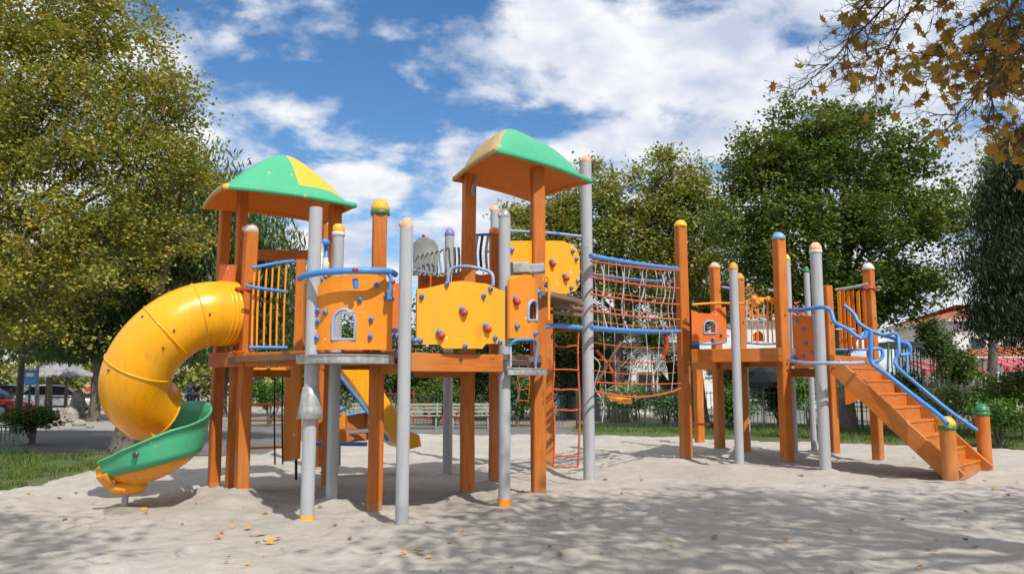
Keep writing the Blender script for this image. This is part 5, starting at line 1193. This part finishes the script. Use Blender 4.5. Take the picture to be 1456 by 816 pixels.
# gazebo
gx = W(80, 560, 40).x
t = thing('gazebo', 'open gazebo with pale grey shingled hip roof behind the birch trunks', 'gazebo', (gx, 40, 0))
hw = 1.15; ze = W(80, 534, 40).z; za = W(80, 514, 40).z
r = MB(); q = [Vector((gx - hw - .25, 38.6, ze)), Vector((gx + hw + .25, 38.6, ze)), Vector((gx + hw + .25, 41.4, ze)), Vector((gx - hw - .25, 41.4, ze)), Vector((gx - .35, 40, za)), Vector((gx + .35, 40, za))]
r.v = q + [v + Vector((0, 0, -.08)) for v in q[:4]]
for f in ((0, 1, 5, 4), (1, 2, 5), (2, 3, 4, 5), (3, 0, 4), (6, 7, 1, 0), (7, 8, 2, 1), (8, 9, 3, 2), (9, 6, 0, 3), (9, 8, 7, 6)): r.quad(f)
r.build('roof', 'shingle', t)
for sx in (-1, 1):
    for yy in (38.8, 41.2): mb = MB(); mb.bar(Vector((gx + sx * hw, yy, -.1)), Vector((gx + sx * hw, yy, ze - .06)), .12, .12, up=Vector((0, 1, 0))); mb.build('pillar', 'plank', t)
mb = MB(); mb.bar((gx - hw, 41.2, .8), (gx + hw, 41.2, .8), .05, .08); mb.bar((gx - hw, 41.2, .35), (gx + hw, 41.2, .35), .05, .08); mb.build('railing', 'plank', t)
# stone arch base / rubble
def stone(label, c, r, seed, mat='stone', group='rough stones lying beside the road'):
    rng = random.Random(seed); mb = MB(); n, m = 11, 8; rings = []
    for k in range(m + 1):
        tt = math.pi * k / m; sn = max(math.sin(tt), .03); rings.append([Vector((math.cos(6.2832 * j / n) * sn * r[0], math.sin(6.2832 * j / n) * sn * r[1], -math.cos(tt) * r[2])) * (1 + .22 * mnoise.noise(Vector((j * .9, k * .8, seed)))) + Vector(c) for j in range(n)])
    mb.ring_loft(rings, 0, False); o = mb.build('stone', mat); tag(o, label, 'stone', group)
for k, (u, v, r, lb) in enumerate([(97, 598, (.42, .35, .38), 'largest grey boulder between the birch trunks and the slide'), (84, 603, (.25, .2, .2), 'small brown stone left of the largest boulder'), (112, 603, (.28, .2, .15), 'flat stone right of the largest boulder'), (74, 600, (.22, .2, .15), 'brownish stone nearest the birch trunks'),
                                 (65, 605, (.2, .16, .1), 'lowest flat stone near the dark shrub'), (118, 592, (.2, .2, .18), 'stone behind the flat stone by the road'), (128, 606, (.14, .1, .08), 'tiny pale stone at the right end of the row')]):
    p = G(u, v); stone(lb, (p.x, p.y, r[2] * .6 - .06), r, 11 + k * 3)
p = W(111, 570, 36); stone('tall weathered rock pillar right of the gazebo', (p.x, 36, .5), (.32, .3, .72), 91, 'stone', None)
# sign
t = thing('sign', 'small bright blue and white sign on a post at the far left', 'sign', W(42, 560, 34) * Vector((1, 1, 0))); p = W(43, 536, 34)
mb = MB(); mb.bar((p.x - .3, 34, p.z), (p.x + .3, 34, p.z), .05, .62); s_ = mb.build('sign_board', 'bluecap', t); mb = MB(); mb.bar((p.x - .16, 33.965, p.z + .1), (p.x + .18, 33.965, p.z + .1), .01, .14); mb.build('white_band', 'white', s_)
mb = MB(); mb.bar((p.x, 34.04, -.1), (p.x, 34.04, p.z), .06, .06, up=Vector((0, 1, 0))); mb.build('pole', 'dark', t)
# cars
def car(label, x, y, rz, mat):
    t = thing('parked_car', label, 'car', (x, y, -.05), 'cars parked beyond the road'); ORG[0] = Vector((0, 0, 0)); t.rotation_euler = (0, 0, rz)
    prof = [(-2.15, .35, .62, .70), (-2.08, .28, .86, .80), (-1.5, .22, .92, .86), (-.6, .2, .92, .88), (.3, .2, .90, .88), (1.0, .22, .86, .86), (1.7, .24, .76, .82), (2.08, .28, .64, .74), (2.18, .36, .52, .62)]
    mb = MB(); rings = [[Vector((px, sgn * w_ * f, zb + (zt - zb) * g)) for sgn, f, g in ((-1, .8, 0), (-1, 1, .25), (-1, 1.0, .65), (-1, .9, 1), (1, .9, 1), (1, 1, .65), (1, 1, .25), (1, .8, 0))] for px, zb, zt, w_ in prof]
    mb.ring_loft(rings, 0, True); mb.build('body', mat, t)
    cab = [(-1.75, .90, .72), (-1.15, 1.36, .62), (-.2, 1.44, .60), (.45, 1.38, .60), (1.15, .88, .72)]
    mb = MB(); rings = [[Vector((px, -w_ - (.12 if zt > 1 else 0), .86)), Vector((px, -w_, zt)), Vector((px, w_, zt)), Vector((px, w_ + (.12 if zt > 1 else 0), .86))] for px, zt, w_ in cab]; mb.ring_loft(rings, 0, False); cb_ = mb.build('windows', 'glass', t)
    mb = MB(); mb.ring_loft([[Vector((px, -w_ - .01, zt - .02)), Vector((px, -w_ * .9, zt + .03)), Vector((px, w_ * .9, zt + .03)), Vector((px, w_ + .01, zt - .02))] for px, zt, w_ in cab[1:4]], 0, True); mb.build('roof', mat, t)
    for px in (-.35, .98, -1.7):
        pass
    for wx in (-1.35, 1.35):
        for sy in (-1, 1):
            mb = MB(); n = 18; mb.ring_loft([[Vector((wx + math.cos(6.2832 * j / n) * r, sy * yy, .31 + math.sin(6.2832 * j / n) * r)) for j in range(n)] for r, yy in ((.29, .68), (.31, .70), (.31, .86), (.28, .885))], 0, True); w2 = mb.build('wheel', 'tyre', t)
            mb = MB(); mb.ring_loft([[Vector((wx + math.cos(6.2832 * j / n) * r, sy * yy, .31 + math.sin(6.2832 * j / n) * r)) for j in range(n)] for r, yy in ((.19, .80), (.19, .893), (.05, .90))], 0, True); mb.build('rim', 'galv', w2)
    for sy in (-.6, .6):
        mb = MB(); mb.sphere((2.08, sy, .58), (.10, .16, .07), 10, 6); mb.build('headlight', 'white', t); mb = MB(); mb.sphere((-2.07, sy, .70), (.07, .14, .08), 10, 6); mb.build('tail_light', 'red', t)
    mb = MB(); mb.bar((2.12, -.6, .36), (2.12, .6, .36), .08, .12); mb.build('bumper', 'dark', t)
c = G(80, 583); car('silver white car parked in front of the gazebo', c.x + 0, 36.5 if False else c.y, .35, 'carwhite')
c = G(15, 582); car('dark car parked at the far left behind the leaning trunk', c.x, c.y, .2, 'cardark'); c = G(8, 592); car('red car at the left edge, nearest to the road', c.x - 1.2, c.y, .1, 'carred')
c = G(-15, 577); car('silver car farthest back at the left edge', c.x + 1.5, c.y + 4, .25, 'carwhite')
# people
def skin(name, verts, edges, rad, mat, parent, sub=1):
    me = bpy.data.meshes.new(name); me.from_pydata(verts, edges, []); o = bpy.data.objects.new(name, me); COL.objects.link(o)
    m = o.modifiers.new('skin', 'SKIN'); m.use_smooth_shade = True; s = o.modifiers.new('sub', 'SUBSURF'); s.levels = sub; s.render_levels = sub
    for k, r in enumerate(rad): me.skin_vertices[0].data[k].radius = (r, r) if not isinstance(r, tuple) else r
    me.skin_vertices[0].data[0].use_root = True
    dg = bpy.context.evaluated_depsgraph_get(); dg.update(); m2 = bpy.data.meshes.new_from_object(o.evaluated_get(dg)); bpy.data.objects.remove(o); m2.name = name
    m2.materials.clear(); m2.materials.append(mat if not isinstance(mat, str) else M[mat]); o2 = bpy.data.objects.new(name, m2); COL.objects.link(o2); o2.parent = parent; return o2
M['skin'] = mat_plain('skin', c4(.50, .30, .21), .55, 0, .1); M['hair'] = mat_plain('dark hair', c4(.03, .02, .015), .6); M['jean'] = mat_plain('blue jeans', c4(.05, .08, .16), .85); M['blk'] = mat_plain('black trousers', c4(.02, .02, .025), .85)
M['shred'] = mat_plain('red shirt', c4(.5, .06, .05), .85); M['shwhite'] = mat_plain('white shirt', c4(.65, .65, .65), .85); M['shblue'] = mat_plain('blue shirt', c4(.06, .22, .55), .85)
def person(label, x, y, rz, shirt, trou, step=.12, h=1.0):
    t = thing('person', label, 'person', (x, y, -.06)); t.rotation_euler = (0, 0, rz); t.scale = (h, h, h)
    V = [(0, 0, .96), (0, 0, 1.12), (0, 0, 1.32), (0, .0, 1.46), (0, -.02, 1.53), (0, -.03, 1.60), (0, -.03, 1.70)]; E_ = [(0, 1), (1, 2), (2, 3), (3, 4), (4, 5), (5, 6)]; Rr = [(.155, .115), (.125, .10), (.16, .11), (.07, .07), (.055, .055), (.085, .095), (.07, .08)]
    for s in (-1, 1):
        b0 = len(V); V += [(s * .17, 0, 1.41), (s * .23, .03 * s, 1.14), (s * .25, -.06 + .08 * s, .92), (s * .25, -.08 + .08 * s, .85)]; E_ += [(3, b0), (b0, b0 + 1), (b0 + 1, b0 + 2), (b0 + 2, b0 + 3)]; Rr += [.058, .043, .030, .034]
        for f in range(4): i = len(V); dx = (f - 1.5) * .019; V += [(s * .25 , -.08 + .08 * s + dx, .80), (s * .245, -.08 + .08 * s + dx * 1.1, .755 + .008 * abs(f - 1))]; E_ += [(b0 + 3, i), (i, i + 1)]; Rr += [.010, .007]
        i = len(V); V += [(s * .235, -.125 + .08 * s, .83), (s * .23, -.14 + .08 * s, .79)]; E_ += [(b0 + 3, i), (i, i + 1)]; Rr += [.011, .008]
        b0 = len(V); V += [(s * .095, 0, .88), (s * .10, s * step * .5 - .02, .50), (s * .10, s * step, .10), (s * .10, s * step - .02, .045), (s * .11, s * step - .17, .03)]; E_ += [(0, b0), (b0, b0 + 1), (b0 + 1, b0 + 2), (b0 + 2, b0 + 3), (b0 + 3, b0 + 4)]; Rr += [.095, .062, .042, .045, .032]
    skin('body', V, E_, Rr, 'skin', t)
    V = [(0, 0, 1.36), (0, 0, 1.15), (0, 0, .92)]; E_ = [(0, 1), (1, 2)]; Rr = [(.175, .125), (.145, .12), (.175, .135)]
    for s in (-1, 1): i = len(V); V += [(s * .175, 0, 1.40), (s * .225, .03 * s, 1.16)]; E_ += [(0, i), (i, i + 1)]; Rr += [.075, .058]
    skin('shirt', V, E_, Rr, shirt, t)
    V = [(0, 0, .98)]; E_ = []; Rr = [(.165, .125)]
    for s in (-1, 1): i = len(V); V += [(s * .095, 0, .86), (s * .10, s * step * .5 - .02, .50), (s * .10, s * step, .10)]; E_ += [(0, i), (i, i + 1), (i + 1, i + 2)]; Rr += [.108, .08, .062]
    skin('trousers', V, E_, Rr, trou, t)
    ORG[0] = Vector((0, 0, 0)); mb = MB(); mb.sphere((0, .01, 1.70), (.10, .11, .10), 12, 8); mb.build('hair', 'hair', t)
    mb = MB(); mb.sphere((0, -.125, 1.64), (.014, .02, .022), 8, 6); mb.build('nose', 'skin', t)
for (u, v, rz, sh, tr, lb) in [(123, 577, .4, 'shred', 'blk', 'person in a red top on the far path left of the tube slide'), (143, 577, -.5, 'shwhite', 'jean', 'person in a white top on the far path right beside the tube slide'), (130, 574, 1.2, 'shwhite', 'blk', 'person in a white top and black trousers between the two other walkers'),
                              (269, 579, .2, 'shblue', 'jean', 'person in a bright blue top seen between slide and tower'), (279, 579, -.3, 'blk', 'jean', 'person in a black top beside the one in bright blue')]:
    p = G(u, v); person(lb, p.x, p.y, rz, sh, tr)
ORG[0] = Vector((0, 0, 0))
# fallen leaves
rng = np.random.default_rng(4)
def leafmesh(mat, seed, elong):
    r_ = np.random.default_rng(seed); vs = []; c0 = r_.uniform(.15, .5)
    for x, y in LOBE: vs.append((x * elong, y, c0 * x * x + .12 * y * y + .05 * r_.random()))
    vs.append((0, 0, .0)); n = len(LOBE); me = bpy.data.meshes.new('fallen_leaf'); me.from_pydata(vs, [], [(n, k, (k + 1) % n) for k in range(n)]); me.materials.append(M[mat]); return me
kinds = [('leaf_fall_y', 'dry yellow leaf lying on the pale sand'), ('leaf_fall_o', 'dry orange leaf lying on the pale sand'), ('leaf_fall_b', 'curled brown leaf lying on the pale sand')]
meshes = [[leafmesh(k[0], 10 * i + j, (.6, 1, .8)[j]) for j in range(3)] for i, k in enumerate(kinds)]
spots = [(371, 764, .15, 0), (384, 775, .17, 0), (352, 758, .12, 0), (598, 793, .16, 0), (575, 789, .11, 0), (395, 769, .12, 1), (366, 770, .09, 1), (378, 773, .1, 1), (358, 765, .08, 0), (590, 791, .13, 0), (610, 796, .08, 0), (640, 779, .09, 0), (655, 783, .08, 0), (310, 768, .10, 1), (330, 746, .06, 0), (330, 756, .06, 0), (378, 735, .10, 1), (392, 727, .08, 1), (400, 722, .06, 1), (618, 717, .08, 1), (720, 742, .08, 2), (796, 792, .10, 1),
         (205, 725, .12, 0), (133, 715, .08, 1), (92, 742, .08, 0), (85, 710, .09, 2), (58, 695, .07, 2), (108, 702, .08, 2), (148, 741, .06, 1), (400, 783, .06, 0), (814, 710, .06, 2), (868, 702, .06, 1), (1004, 660, .05, 0), (1140, 676, .14, 1), (1092, 742, .07, 0), (955, 782, .10, 0), (1016, 770, .08, 0), (1210, 757, .08, 1), (1372, 690, .08, 1), (1400, 683, .09, 1), (1412, 697, .08, 1), (1446, 684, .07, 2), (1385, 782, .10, 0), (1330, 790, .10, 1), (40, 703, .07, 0), (28, 741, .08, 2), (250, 790, .06, 2), (695, 700, .07, 0), (860, 684, .12, 0), (785, 665, .06, 1), (1300, 703, .08, 1), (1240, 705, .07, 1)]
for _ in range(110):
    u, v = rng.uniform(0, 1456), 650 + 166 * rng.random() ** 1.1; spots.append((u, v, rng.uniform(.035, .085), int(rng.choice([0, 1, 2, 2]))))
seen = set()
for u, v, s, k in spots:
    p = G(u, v); o = bpy.data.objects.new('fallen_leaf', meshes[k][int(rng.integers(3))]); COL.objects.link(o)
    o.location = (p.x, p.y, max(-.02, sand_z(p.x, p.y)) + .008 + s * .12); o.rotation_euler = (rng.uniform(-.4, .4), rng.uniform(-.4, .4), rng.uniform(0, 6.28)); s *= .85; o.scale = (s, s, s)
    tag(o, kinds[k][1], 'leaf', ('yellow', 'orange', 'brown')[k] + ' leaves scattered on the sand')
